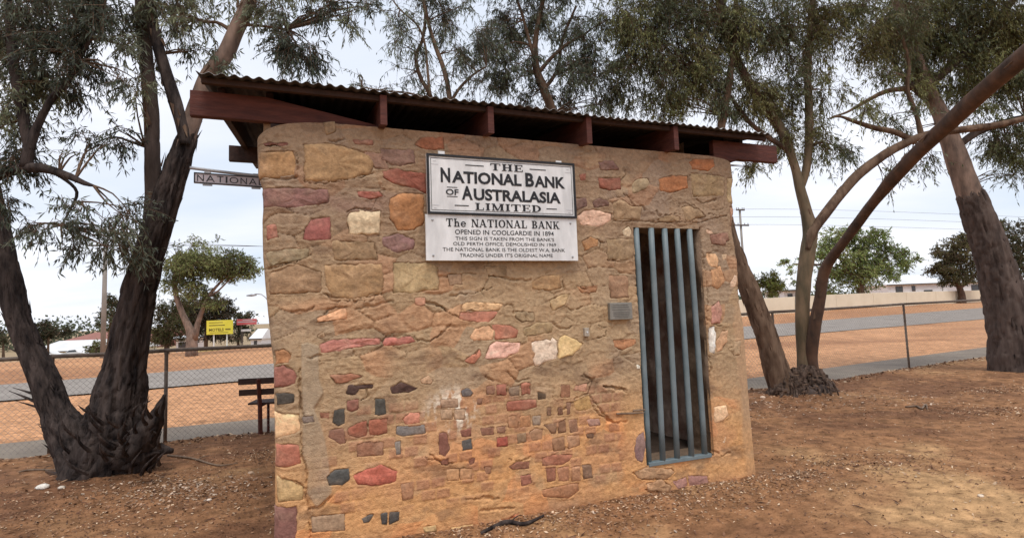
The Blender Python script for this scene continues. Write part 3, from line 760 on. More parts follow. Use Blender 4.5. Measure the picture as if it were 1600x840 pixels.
zh = np.array([0, 0, 1.])
quadgrid(inn, WP(UL0+TH, DEPTH-TH, .1), wd*(UR0-UL0-2*TH), zh*3.3, 60, 60, nd, .12, 31)
quadgrid(inn, WP(UL0+TH, TH, .1), -nd*(DEPTH-2*TH), zh*3.2, 30, 40, wd, .08, 32)
quadgrid(inn, WP(UR0-TH, DEPTH-TH, .1), nd*(DEPTH-2*TH), zh*3.2, 50, 50, -wd, .1, 33)
quadgrid(inn, WP(D0, TH, .1), -wd*(D0-UL0-TH), zh*2.94, 20, 20, -nd, .03, 34)
quadgrid(inn, WP(UR0-TH, TH, .1), -wd*(UR0-TH-D1), zh*2.94, 6, 20, -nd, .02, 35)
quadgrid(inn, WP(D1, TH, DZ1), -wd*(D1-D0), zh*(3.04-DZ1), 8, 8, -nd, .02, 36)
inn.build('inner_walls', MT['inner'], hut, sm=True)
fl = MB(); fl.wbox(UL0+.1, UR0-.1, .12, DEPTH-.1, -.2, DZ0-.012); fl.build('floor_slab', MT['floor'], hut)
rv = MB()
quadgrid(rv, WP(D1, .0, DZ0-.02), -nd*(TH+.002), zh*(DZ1-DZ0+.03), 18, 110, -wd, .045, 41)      # right jamb
quadgrid(rv, WP(D0, TH+.002, DZ0-.02), nd*(TH+.002), zh*(DZ1-DZ0+.03), 18, 110, wd, .03, 42)
quadgrid(rv, WP(D0-.01, .0, DZ1), wd*(D1-D0+.02), -nd*(TH+.002), 20, 12, zh, .004, 43)
quadgrid(rv, WP(D0-.01, TH+.002, DZ0-.004), wd*(D1-D0+.02), nd*(TH-.0), 20, 12, zh, .006, 44)
c = np.array(alb((150, 122, 95)))
V = np.array(rv.v); mesh_np('door_reveal', V, rv.f, MT['mortar'], hut, np.ones((len(V), 3))*c)
# top of the walls
tp = MB(); tp.wbox(UL0+.05, UR0-.05, .04, TH, 2.93, 3.035); tp.build('wall_head', MT['darkwood'], hut)

# ---- barred gate
gate = bpy.data.objects.new('barred_gate', None); gate.location = (0, 0, 0); link(gate, hut)
ORI[gate.name] = ORI[hut.name]
barmesh = None; vb = -.012
tops = [(997, 356), (1019, 356), (1040, 356), (1059.5, 357), (1079, 358)]; bots = [(1017.5, 725), (1038, 722), (1060.5, 719), (1083, 715), (1103.5, 711)]
for i in range(5):
    a, za = wl(*tops[i], vb); b, zb = wl(*bots[i], vb)
    dp = (.035, .02, .02, .02, .02)[i]
    P0 = WP(b, vb+dp, zb+.012); P1 = WP(a, vb+dp, DZ1-.004)
    mb = MB(); s, _ = spline([P0, (P0+P1)/2+wd*.004, P1], [1, 1, 1], .3)
    mb.tube(s, .0265, 14); mb.build('bar', MT['bar'], gate, sm=True)
mb = MB(); a = wl(1014, 727, vb); b = wl(1112, 712, vb)
mb.box((WP(a[0], .01, a[1]+.008)+WP(b[0], .01, b[1]+.008))/2, wd*(b[0]-a[0])/2*1.0, -nd*.028, (0, 0, .017)); mb.build('bottom_rail', MT['bar'], gate, bevel=.004)

# ---- roof
roof_z = lambda v: 3.262+RISE*(v+.2)        # underside line of the sheets
V0, V1 = -.2, DEPTH+.35
RU0, RU1 = -4.63, .33
pitch = .0762; amp = .0095
def sheet(u0, u1, lift):
    n = int((u1-u0)/pitch*10)+1; us = np.linspace(u0, u1, n); vs = np.linspace(V0, V1, 24)
    UU, VV = np.meshgrid(us, vs); hh = amp*np.sin(2*np.pi*UU/pitch)+.003*fbm(UU*2, VV*2, seed=4)
    lipd = .012*vn(UU*1.3, 0, 0, 15)*np.exp(-((VV-V0)/.15))
    zt = roof_z(VV)+hh+lift+lipd
    t = .0016; n2_ = len(us)*len(vs)
    P = lambda z: (B0+wd*UU[..., None]-nd*VV[..., None]+np.stack([0*z, 0*z, z], -1)).reshape(-1, 3)
    V = np.vstack([P(zt), P(zt-t)]); i = np.arange(n2_).reshape(len(vs), len(us))
    F = np.stack([i[:-1, :-1], i[:-1, 1:], i[1:, 1:], i[1:, :-1]], -1).reshape(-1, 4)
    F2 = F[:, ::-1]+n2_
    per = list(i[0, :])+list(i[1:, -1])+list(i[-1, -2::-1])+list(i[-2:0:-1, 0])
    E2 = [[per[(k+1) % len(per)], per[k], per[k]+n2_, per[(k+1) % len(per)]+n2_] for k in range(len(per))]
    return V, np.vstack([F, F2, np.array(E2)])
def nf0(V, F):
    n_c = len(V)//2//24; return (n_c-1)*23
ns = 6; wds = (RU1-RU0)/ns
for k in range(ns):
    V, F = sheet(RU0+k*wds, min(RU1, RU0+(k+1)*wds+pitch), .0022*(k % 2))
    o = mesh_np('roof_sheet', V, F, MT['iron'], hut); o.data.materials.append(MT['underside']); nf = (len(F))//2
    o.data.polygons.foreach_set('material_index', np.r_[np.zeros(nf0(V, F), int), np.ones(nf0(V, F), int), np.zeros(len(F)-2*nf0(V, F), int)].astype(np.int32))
# wall plate along the front, its ends sticking out; purlins behind
def beam(name, v, z0, z1, th, uA, uB, mat):
    mb = MB(); mb.wbox(uA, uB, v, v+th, z0, z1); return mb.build(name, mat, hut, bevel=.005)
beam('wall_plate', .032, 3.04, 3.075, .10, -4.2, .05, MT['redwood'])
V = [WP(u_, v_, z_) for v_ in (.03, .09) for u_, z_ in ((-4.70, 3.045), (-3.42, 3.045), (-3.42, 3.085), (-4.22, 3.225), (-4.70, 3.225))]  # left beam's top tapers off: its fade into shade put into the shape
mb = MB(); mb.add(V, [(0, 1, 2, 3, 4), (9, 8, 7, 6, 5)]+[((i+1) % 5, i, 5+i, 5+(i+1) % 5) for i in range(5)]); mb.build('outrigger_beam', MT['redwood'], hut, bevel=.004)
beam('outrigger_beam', .03, 3.06, 3.235, .06, -.22, .60, MT['redwood'])
beam('purlin', 1.9, 3.25, 3.41, .06, -4.67, .45, MT['darkwood'])
beam('purlin', 3.25, 3.50, 3.62, .06, -4.25, .2, MT['darkwood'])
for px, yb, yt in ((600, 195, 163), (768, 208, 180), (922, 224, 196), (1058, 234, 210)):
    u, zb = wl(px, yb, -.165); 
    mb = MB(); c0 = WP(u, -.165, 0); zt0 = roof_z(-.165)-.014; LN = DEPTH+.4
    V = []
    for v_, in ((0.,), (LN,)):
        for du_ in (-.025, .025):
            for hh in (zb-zt0 if True else 0, 0.):
                V.append(WP(u+du_, -.165+v_, zt0+hh+RISE*v_))
    mb.add(V, [(0, 1, 3, 2), (4, 6, 7, 5), (0, 4, 5, 1), (2, 3, 7, 6), (0, 2, 6, 4), (1, 5, 7, 3)]); mb.build('rafter', MT['redwood'], hut, bevel=.003)
for uu in (-4.52, -4.2, .02, .22):    # outer rafters
    mb = MB(); v0 = .12
    V = [WP(uu+a, v, roof_z(v)-.014-h) for v in (v0, DEPTH+.25) for a in (-.025, .025) for h in (.17, 0)]
    mb.add(V, [(0, 1, 3, 2), (4, 6, 7, 5), (0, 4, 5, 1), (2, 3, 7, 6), (0, 2, 6, 4), (1, 5, 7, 3)]); mb.build('rafter', MT['darkwood'], hut, bevel=.003)
mb = MB(); mb.wbox(RU0+.02, RU1-.02, -.12, -.08, roof_z(-.1)-.052, roof_z(-.1)-.013); mb.build('eaves_batten', MT['darkwood'], hut, bevel=.003)

# embedded scrap of timber in the wall, by the gate
for (x0, y0, x1, y1) in ((215, 229, 365, 222), (306, 212, 370, 206)):
    a = wl(900+x0/3.5, 580+y0/3.5); b = wl(900+x1/3.5, 580+y1/3.5); mb = MB()
    mb.tube([WP(a[0], -.018, a[1]), WP((a[0]+b[0])/2, -.026, (a[1]+b[1])/2), WP(b[0], -.02, b[1])], [.007, .009, .006], 7); mb.build('timber_sliver', MT['stick'], hut)

# ================================================================== SIGNS
def fonttext(s, width, height, bold=0., space=1.):
    cu = bpy.data.curves.new('lettering', 'FONT'); cu.body = s; cu.extrude = .01; cu.offset = bold; cu.space_character = space; cu.resolution_u = 3
    o = bpy.data.objects.new('tmp', cu); COL.objects.link(o); bpy.context.view_layer.update()
    me = bpy.data.meshes.new_from_object(o.evaluated_get(bpy.context.evaluated_depsgraph_get()))
    bpy.data.objects.remove(o)
    v = np.empty(len(me.vertices)*3); me.vertices.foreach_get('co', v); v = v.reshape(-1, 3)
    lo, hi = v.min(0), v.max(0); v = (v-lo)/(hi-lo); F = [tuple(p.vertices) for p in me.polygons]; bpy.data.meshes.remove(me)
    v[:, 0] = (v[:, 0]-.5)*width; v[:, 1] = (v[:, 1]-.5)*height; return v, F
# slab-serif capitals drawn by strokes, each stroke a thin raised slip a hair above the last
def serif_glyph(ch):
    P = []; tk, tn, sf = .2, .085, .085
    def rect(x0, y0, x1, y1): P.append([(x0, y0), (x1, y0), (x1, y1), (x0, y1)])
    def V(x, t=tk, top=True, bot=True, h=1.):
        rect(x-t/2, 0, x+t/2, h)
        if top: rect(x-t/2-.09, h-sf, x+t/2+.09, h)
        if bot: rect(x-t/2-.09, 0, x+t/2+.09, sf)
    def diag(x0, y0, x1, y1, t): P.append([(x0-t/2, y0), (x0+t/2, y0), (x1+t/2, y1), (x1-t/2, y1)])
    def arc(cx, cy, rx, ry, a0, a1, t1, t2, n=14):      # t1 thickness at the side, t2 at top/bottom
        for i in range(n):
            q = []
            for a, o in ((a0+(a1-a0)*i/n, 1), (a0+(a1-a0)*(i+1.03)/n, 1), (a0+(a1-a0)*(i+1.03)/n, 0), (a0+(a1-a0)*i/n, 0)):
                c, s = math.cos(a), math.sin(a); q.append((cx+c*(rx if o else rx-t1), cy+s*(ry if o else ry-t2)))
            P.append(q if a1 > a0 else q[::-1])
    pi = math.pi; w = .8
    if ch == 'T': V(.4, top=False); rect(0, 1-tn, .8, 1); rect(0, .68, .07, 1); rect(.73, .68, .8, 1)
    elif ch == 'H': V(.19); V(.67); rect(.2, .46, .66, .54); w = .86
    elif ch == 'E': V(.19); rect(.2, 0, .72, tn); rect(.2, 1-tn, .7, 1); rect(.2, .46, .55, .54); rect(.65, 0, .72, .3); rect(.63, .72, .7, 1); rect(.5, .34, .56, .66); w = .74
    elif ch == 'L': V(.19); rect(.2, 0, .7, tn); rect(.63, 0, .7, .34); w = .72
    elif ch == 'I': V(.19); w = .38
    elif ch == 'M': V(.14, .09); V(.86, tk); diag(.5, 0, .16, 1, .17); diag(.5, 0, .82, 1, .08); w = 1.05
    elif ch == 'D': V(.19); arc(.3, .5, .5, .5, -pi/2, pi/2, tk, tn); rect(.2, 0, .31, tn); rect(.2, 1-tn, .31, 1); w = .82
    elif ch == 'N': V(.13, .09); V(.75, .09); diag(.7, 0, .16, 1, .2); w = .88
    elif ch == 'A': diag(.1, 0, .42, 1, .09); diag(.74, 0, .42, 1, .2); rect(.2, .28, .62, .36); rect(-.02, 0, .24, sf); rect(.56, 0, .92, sf); w = .9
    elif ch == 'O': arc(.44, .5, .44, .5, 0, 2*pi, tk, tn, 24); w = .88
    elif ch == 'B': V(.19); arc(.38, .26, .36, .26, -pi/2, pi/2, tk*.9, tn); arc(.36, .75, .32, .25, -pi/2, pi/2, tk*.9, tn); rect(.2, 0, .39, tn); rect(.2, 1-tn, .37, 1); rect(.2, .46, .38, .54); w = .76
    elif ch == 'K': V(.19); diag(.3, .35, .68, 1, .09); diag(.74, 0, .42, .58, .2); rect(.54, 1-sf, .84, 1); rect(.56, 0, .92, sf); w = .92
    elif ch == 'h': V(.19, .17, True, True); arc(.4, .42, .24, .24, 0, pi, .16, .09); rect(.48, 0, .64, .43); rect(.4, 0, .72, sf); w = .74
    elif ch == 'e': arc(.32, .33, .32, .34, 0, 2*pi*.92, .15, .09, 20); rect(.08, .3, .6, .38); w = .66
    elif ch == ' ': w = .42
    return P, w
def seriftext(s, width, height, sp=.12):
    V = []; F = []; x = 0; k = 0
    for ch in s:
        P, w = serif_glyph(ch)
        for q in P:
            k += 1; n = len(V); z = 1+.03*(k % 9)
            V += [(x+a, b, z) for a, b in q]+[(x+a, b, 0) for a, b in q]; m = len(q)
            F.append(tuple(range(n, n+m))); F += [(n+(i+1) % m, n+i, n+m+i, n+m+(i+1) % m) for i in range(m)]
        x += w+sp
    V = np.array(V, float); V[:, 0] = (V[:, 0]/(x-sp)-.5)*width; V[:, 1] = (V[:, 1]-.5)*height; return V, F
class Board:
    """a flat board: point (fx, fy) fractions from the top left, in wall coordinates"""
    def __init__(s, u0, u1, z1, z0, v, tiltz=0.): s.u0, s.u1, s.z1, s.z0, s.v, s.t = u0, u1, z1, z0, v, tiltz
    def p(s, fx, fy, d=0.):
        return WP(s.u0+(s.u1-s.u0)*fx, s.v-d, s.z1+(s.z0-s.z1)*fy+s.t*fx)
    def text(s, name, txt, fx0, fx1, fy0, fy1, mat, par, serif=False, bold=0., th=.0018, space=1.):
        W_ = (s.u1-s.u0)*(fx1-fx0); H_ = (s.z1-s.z0)*(fy1-fy0)
        V, F = (seriftext(txt, W_, H_) if serif else fonttext(txt, W_, H_, bold, space))
        c = s.p((fx0+fx1)/2, (fy0+fy1)/2, 0); dx = wd*math.cos(s.t/(s.u1-s.u0))+zh*s.t/(s.u1-s.u0)
        W = c+dx*V[:, :1]+zh*V[:, 1:2]+nd*(V[:, 2:]*th+.0004); return mesh_np(name, W, F, mat, par, sm=False)
    def rect(s, name, fx0, fx1, fy0, fy1, mat, par, th=.0018, lift=.0004, bevel=0):
        mb = MB(); q = [s.p(fx0, fy1, lift), s.p(fx1, fy1, lift), s.p(fx1, fy0, lift), s.p(fx0, fy0, lift)]; r = [a+nd*th for a in q]
        mb.add(q+r, [(0, 3, 2, 1), (4, 5, 6, 7), (0, 1, 5, 4), (1, 2, 6, 5), (2, 3, 7, 6), (3, 0, 4, 7)]); return mb.build(name, mat, par, bevel=bevel)
sv = -.075
a, za = wl(666, 238, sv); b, zb = wl(897, 257, sv); zl = wl(666, 334, sv)[1]; zr = wl(899, 341, sv)[1]
z1 = (za+zb)/2; z0 = (zl+zr)/2
bd_ = Board(a, b, z1, z0, sv)
sg = thing('bank_sign', WP((a+b)/2, sv, z0), 'black framed white enamel sign reading THE NATIONAL BANK OF AUSTRALASIA LIMITED', 'sign')
mb = MB(); mb.wbox(a, b, sv+.0005, sv+.026, z0, z1); mb.build('sign_board', MT['white'], sg)
ft = .018; fw = ft/(b-a); fh = ft/(z1-z0)
for q in ((0, 1, -.0, fh), (0, 1, 1-fh, 1), (0, fw, fh, 1-fh), (1-fw, 1, fh, 1-fh)): bd_.rect('frame', *q, MT['black'], sg, th=.008, lift=.0)
lw = .0035; i0 = .031/(b-a); j0 = .031/(z1-z0); lx = lw/(b-a); ly = lw/(z1-z0)
for q in ((i0, 1-i0, j0, j0+ly), (i0, 1-i0, 1-j0-ly, 1-j0), (i0, i0+lx, j0+ly, 1-j0-ly), (1-i0-lx, 1-i0, j0+ly, 1-j0-ly)): bd_.rect('border_line', *q, MT['black'], sg, th=.001)
K_ = MT['black']
bd_.text('lettering', 'THE', .407, .628, .095, .215, K_, sg, serif=True)
for q in ((.243, .363), (.675, .79), (.168, .258), (.783, .858)):
    y = .155 if q[0] in (.243, .675) else .845
    bd_.rect('rule', *q, y-.008, y+.008, K_, sg, th=.001)
def smallcaps(words, fy_base, big, small, par):
    for w_, x0, x1, isbig in words: bd_.text('lettering', w_, x0, x1, fy_base-(big if isbig else small), fy_base, K_, par, bold=.034, space=1.0)
smallcaps([('N', .085, .145, 1), ('ATIONAL', .155, .615, 0), ('B', .642, .702, 1), ('ANK', .706, .925, 0)], .468, .245, .205, sg)
smallcaps([('A', .215, .285, 1), ('USTRALASIA', .292, .888, 0)], .745, .235, .2, sg)
bd_.text('lettering', 'OF', .115, .195, .575, .675, K_, sg, bold=.02)
for y in (.545, .70): bd_.rect('rule', .122, .188, y-.006, y+.006, K_, sg, th=.001)
bd_.text('lettering', 'LIMITED', .3, .745, .79, .91, K_, sg, serif=True)
for fx, fy in ((.05, .12), (.95, .12), (.05, .9), (.95, .9)):
    s_ = -1 if fx > .5 else 1
    bd_.rect('corner_mark', fx-.022, fx+.022, fy+(.05 if fy < .5 else -.05), fy+(.05 if fy < .5 else -.05)+.006, MT['grey_print'], sg, th=.001)
    bd_.rect('corner_mark', fx-.01, fx+.008, fy-.004, fy+.004, MT['grey_print'], sg, th=.001)
for px in (690, 873.5):
    u_, z_ = wl(px, 240 if px < 800 else 255, sv); mb = MB(); mb.wbox(u_-.026, u_+.026, sv+.004, sv+.016, z_-.01, z_+.022); mb.build('hanging_tab', MT['white'], sg, bevel=.002)
# lower panel
sv2 = -.070
a2, zc = wl(664.5, 335, sv2); b2_, zd = wl(900.5, 341, sv2); ze = wl(664, 406, sv2)[1]; zf = wl(901, 408, sv2)[1]
y1 = z0-.002; y0 = (ze+zf)/2
bd_ = Board(a2, b2_, y1, y0, sv2)
sg2 = thing('history_panel', WP((a2+b2_)/2, sv2, y0), 'white painted panel bolted below the framed sign, telling that the bank opened in 1894', 'sign')
mb = MB(); mb.wbox(a2, b2_, sv2+.0005, sv2+.02, y0, y1); mb.build('panel_board', MT['white'], sg2, bevel=.002)
bd_.text('lettering', 'The NATIONAL BANK', .125, .875, .08, .255, K_, sg2, serif=True)
for s, x0, x1, yc, h_, bo in (('OPENED IN COOLGARDIE IN 1894', .178, .832, .37, .105, .006), ("THIS SIGN IS TAKEN FROM THE BANK'S", .18, .833, .51, .08, .0), ('OLD PERTH OFFICE, DEMOLISHED IN 1969', .165, .845, .635, .085, .0), ('THE NATIONAL BANK IS THE OLDEST W.A. BANK', .10, .907, .755, .08, .0), ("TRADING UNDER IT'S ORIGINAL NAME", .203, .818, .88, .08, .0)):
    bd_.text('lettering', s, x0, x1, yc-h_/2, yc+h_/2, K_, sg2, bold=bo, th=.001)
for fx, fy in ((.042, .12), (.955, .11), (.042, .89), (.96, .91)):
    p = bd_.p(fx, fy, 0); mb = MB(); mb.tube([p, p+nd*.004, p+nd*.006], [.0085, .0085, .004], 10); mb.build('bolt', MT['steel'], sg2)
# small plaque and fitting
a, za = wl(952.5, 473, -.05); b, zb = wl(989, 500, -.05)
bd_ = Board(a, b, za, zb+.01, -.05, tiltz=.0)
pq = thing('metal_plaque', WP((a+b)/2, -.05, zb), 'small grey metal plaque fixed to the wall just left of the barred gate', 'plaque')
mb = MB(); mb.wbox(a, b, -.0495, -.012, zb+.01, za); mb.build('plate', MT['plaque'], pq, bevel=.004)
for i, (y, x0, x1) in enumerate(((.14, .15, .8), (.27, .12, .86), (.42, .1, .9), (.56, .14, .86), (.66, .14, .86), (.76, .14, .84), (.86, .2, .8))): bd_.rect('raised_line', x0, x1, y-.02, y+.02, MT['plaque2'], pq, th=.0015)
a, za = wl(913, 512, -.03); b, zb = wl(921, 525, -.03)
pq = thing('junction_box', WP((a+b)/2, -.03, zb), 'tiny grey fitting on the wall left of and below the metal plaque', 'fitting')
mb = MB(); mb.wbox(a, b, -.035, .0, zb, za); mb.build('box_case', MT['tan_box'], pq, bevel=.004)
mb = MB(); c_ = WP((a+b)/2, -.035, (za+zb)/2); mb.tube([c_, c_+nd*.006], .008, 10); mb.build('screw_cap', MT['white'], pq)
# hanging sign on the left wall
v_ = .5; a, za = wl(303, 269, v_); zb = wl(303, 285.5, v_)[1]; zr_ = wl(403, 277, v_)[1]; dz = zr_-za
ue = -4.27
ns_ = thing('hanging_sign', WP(ue, v_, zb), 'narrow lilac sign reading NATIONAL hung from a pipe bracket on the left side wall', 'sign')
bd_ = Board(a, ue, za, zb, v_, tiltz=dz*.85)
for nm, q, m_, th, lf in (('sign_board', (0, 1, 0, 1), MT['lilac'], .02, -.02),): bd_.rect(nm, *q, m_, ns_, th=th, lift=lf)
for q in ((0, 1, 0, .09), (0, 1, .91, 1), (0, .016, .09, .91), (.984, 1, .09, .91)): bd_.rect('frame', *q, MT['black'], ns_, th=.005, lift=.0)
x = .045
for ch, w_ in zip('NATIONAL', (.095, .125, .095, .025, .13, .095, .115, .06)):
    bd_.text('lettering', ch, x, x+w_, .2, .8, K_, ns_, bold=-.004); x += w_+.031
p0 = bd_.p(-.06, -.42, -.01); p1 = bd_.p(.45, -.24, -.01); p2 = bd_.p(1.04, .0-.1, -.01)
mb = MB(); s, _ = spline([p0, p1, p2], [1, 1, 1], .05); mb.tube(s, .0125, 10); mb.build('bracket_pipe', MT['steel'], ns_, sm=True)
for fx in (.19, .9):
    mb = MB(); mb.box(bd_.p(fx, -.12, -.01), wd*.022, nd*.008, (0, 0, .016)); mb.build('hanger', MT['steel'], ns_)
    mb = MB(); mb.box(bd_.p(fx, 1.09, -.01), wd*.032, nd*.009, (0, 0, .006)); mb.build('clip', MT['steel'], ns_)

# ================================================================== FENCE, BENCH
fen = thing('chain_link_fence', (-1, float(fence_y(-1)), -.02), 'long chain link fence of rusty pipe posts and top rail along the footpath', 'fence')
def fence_pt(x): return np.array([x, float(fence_y(x)), 0])
def rail_h(x): return float(np.interp(x, [-8, -3, 5, 12], [1.26, 1.28, 1.47, 1.55]))
posts = [-13.6, -11.1, -8.6, -6.18, -4.97, -2.4, .1, 2.6, 5.11, 9.43, 13.7, 18, 22.3]
pm = MB(); pm.tube([(0, 0, -.1), (0, 0, 1.0)], .024, 10); 
first = None
for x in posts:
    P = fence_pt(x); P[2] = 0
    if first is None: first = mesh_np('post', np.array(pm.v)+P, pm.f, MT['rail'], fen); o = first; base = P
    else:
        o = bpy.data.objects.new('post', first.data); COL.objects.link(o); o.parent = fen; o.location = [float(c) for c in (P-base)]
    # height by scale of the shared pipe
    o.scale[2] = 1
for x in posts:                                   # upper half of each pipe, to the rail's own height
    pass
zc = 0
rails = []
for i in range(len(posts)-1):
    xs = np.linspace(posts[i], posts[i+1], 7); P = np.array([fence_pt(x)+[0, 0, rail_h(x)-.008*math.sin(math.pi*k/6)] for k, x in enumerate(xs)])
    mb = MB(); mb.tube(P, .027, 10); mb.build('top_rail', MT['rail'], fen, sm=True)
for x in posts:
    mb = MB(); P = fence_pt(x); mb.tube([P+[0, 0, .99], P+[0, 0, rail_h(x)-.01]], .0242, 10); mb.build('post_head', MT['rail'], fen)
# wire mesh: two families of slanting wires, one mesh
V = []; F = []; n_ = 0
xs = np.arange(-13.6, 22.3, .02); Q = np.stack([xs, fence_y(xs)], -1); sl = np.r_[0, np.cumsum(np.linalg.norm(np.diff(Q, axis=0), axis=1))]
def on_fence(s): return np.interp(s, sl, Q[:, 0]), np.interp(s, sl, Q[:, 1])
hm = 1.22; st = .075; ns2 = int(sl[-1]/st)
for fam in (0, 1):
    for k in range(-17, ns2):
        s0 = k*st; zz_ = np.linspace(.03, hm, 4); ss = s0+(zz_ if fam == 0 else hm-zz_)*1.0
        if ss.min() < 0 or ss.max() > sl[-1]: continue
        x, y = on_fence(ss); hh = np.array([rail_h(a)/1.25 for a in x]); P = np.stack([x, y+(.003 if fam else -.003), zz_*hh], -1)
        a, f = tube_np(P, .0017, 3); V.append(a); F.append(f+n_); n_ += len(a)
o = mesh_np('wire_mesh', np.vstack(V), np.vstack(F), MT['wire'], fen); tag(o, kind='stuff')

bp = at(407, 678, 8.15); bp[2] = float(zat(np.array([bp[0]]), np.array([bp[1]]))[0])
bench = thing('park_bench', bp, 'dark timber park bench half hidden behind the left corner of the building', 'bench')
bdir = np.array([math.cos(R(9)), math.sin(R(9)), 0]); bn = np.array([-bdir[1], bdir[0], 0])
for k in (0, 1):
    o_ = bp+bdir*(k*1.25)
    mb = MB(); mb.tube([o_+[0, 0, -.05], o_+bn*-.03+[0, 0, .4], o_-bn*.11+[0, 0, .80]], [.034, .034, .03], 4); mb.build('back_post', MT['redwood'], bench)
    mb = MB(); mb.tube([o_+bn*.0+[0, 0, .40], o_+bn*.42+[0, 0, .40]], .022, 4); mb.tube([o_+bn*.40+[0, 0, .40], o_+bn*.40+[0, 0, -.05]], .022, 4); mb.build('front_leg', MT['redwood'], bench)
for h, off in ((.77, -.11), (.61, -.075)):
    mb = MB(); mb.box(bp+bdir*.62+bn*(off+.03)+[0, 0, h], bdir*.9, bn*.018, (0, 0, .043)); mb.build('back_slat', MT['darkwood'], bench, bevel=.004)
for k in range(4):
    mb = MB(); mb.box(bp+bdir*.62+bn*(.06+k*.105)+[0, 0, .435], bdir*.8, bn*.045, (0, 0, .014)); mb.build('seat_slat', MT['darkwood'], bench, bevel=.004)

# ================================================================== TREES
def bark_tube(P, r, step=.05, seg=26, ridge=.10, lump=.06, seed=0):
    S, Rr = spline(P, r, step); n = len(S)
    ln = np.r_[0, np.cumsum(np.linalg.norm(np.diff(S, axis=0), axis=1))][:, None]
    th = np.linspace(0, 2*np.pi, seg, endpoint=False)[None]
    cx, cy = np.cos(th), np.sin(th); k = np.clip(Rr[:, None]*9, .5, 3)
    rid = 1-np.abs(fbm(cx*k*2.2+.15*ln, cy*k*2.2, ln*1.3, seed, 3))*2.2
    rid2 = np.abs(fbm(cx*k*5+.3*ln, cy*k*5, ln*2.6, seed+3, 2))
    d = 1+ridge*(rid-.35)-ridge*1.2*np.exp(-(rid2/.09)**2)*min(1, ridge*12)+lump*fbm(cx*1.2, cy*1.2, ln*1.4, seed+7, 3)+ridge*.5*fbm(cx*k*3, cy*k*3, ln*6, seed+9, 2)
    V, F = tube_np(S, Rr, seg, d); c = len(V)
    V = np.vstack([V, S[:1], S[-1:]]); 
    F2 = [(j, c, (j+1) % seg) for j in range(seg)] ; e = (n-1)*seg; F3 = [(e+(j+1) % seg, c+1, e+j) for j in range(seg)]
    return V, F.tolist()+F2+F3, S, Rr
def limb(tree, name, spec, mat, Y0, **kw):
    """spec: (px, py, radius in px[, distance]) in photo pixels"""
    P = []; r = []
    for q in spec:
        Y = q[3] if len(q) > 3 else Y0
        P.append(at(q[0], q[1], Y)); r.append(q[2]*Y/F_PX/math.hypot(1, (q[0]-800)/F_PX)*.96)
    V, F, S, Rr = bark_tube(P, r, **kw)
    mesh_np(name, V, F, mat, tree); return S, Rr
def flakes(tree, name, limbs, n, mat, lo=.04, hi=.16, seed=0, spread=.5):
    rg = np.random.default_rng(seed); V = []; F = []
    for i in range(n):
        S, Rr = limbs[rg.integers(len(limbs))]; k = rg.integers(1, len(S)-1); t = S[k+1 if k+1 < len(S) else k]-S[k-1]; t /= np.linalg.norm(t)+1e-9
        a = rg.normal(size=3); a -= t*(a@t); a /= np.linalg.norm(a); L_ = rg.uniform(lo, hi); w = L_*rg.uniform(.08, .2); b = np.cross(t, a)
        up = 1 if rg.random() < .55 else -1
        p = S[k]+a*Rr[k]*.93; q = p+t*L_*up*.9+a*L_*spread*rg.uniform(.1, 1); m = len(V)
        V += [p-b*w, p+b*w, p+a*w*.8-t*up*w, q, ]; F += [(m, m+1, m+3), (m+1, m+2, m+3), (m+2, m, m+3), (m, m+2, m+1)]
    tag(mesh_np(name, V, F, mat, tree, sm=False), kind='stuff')
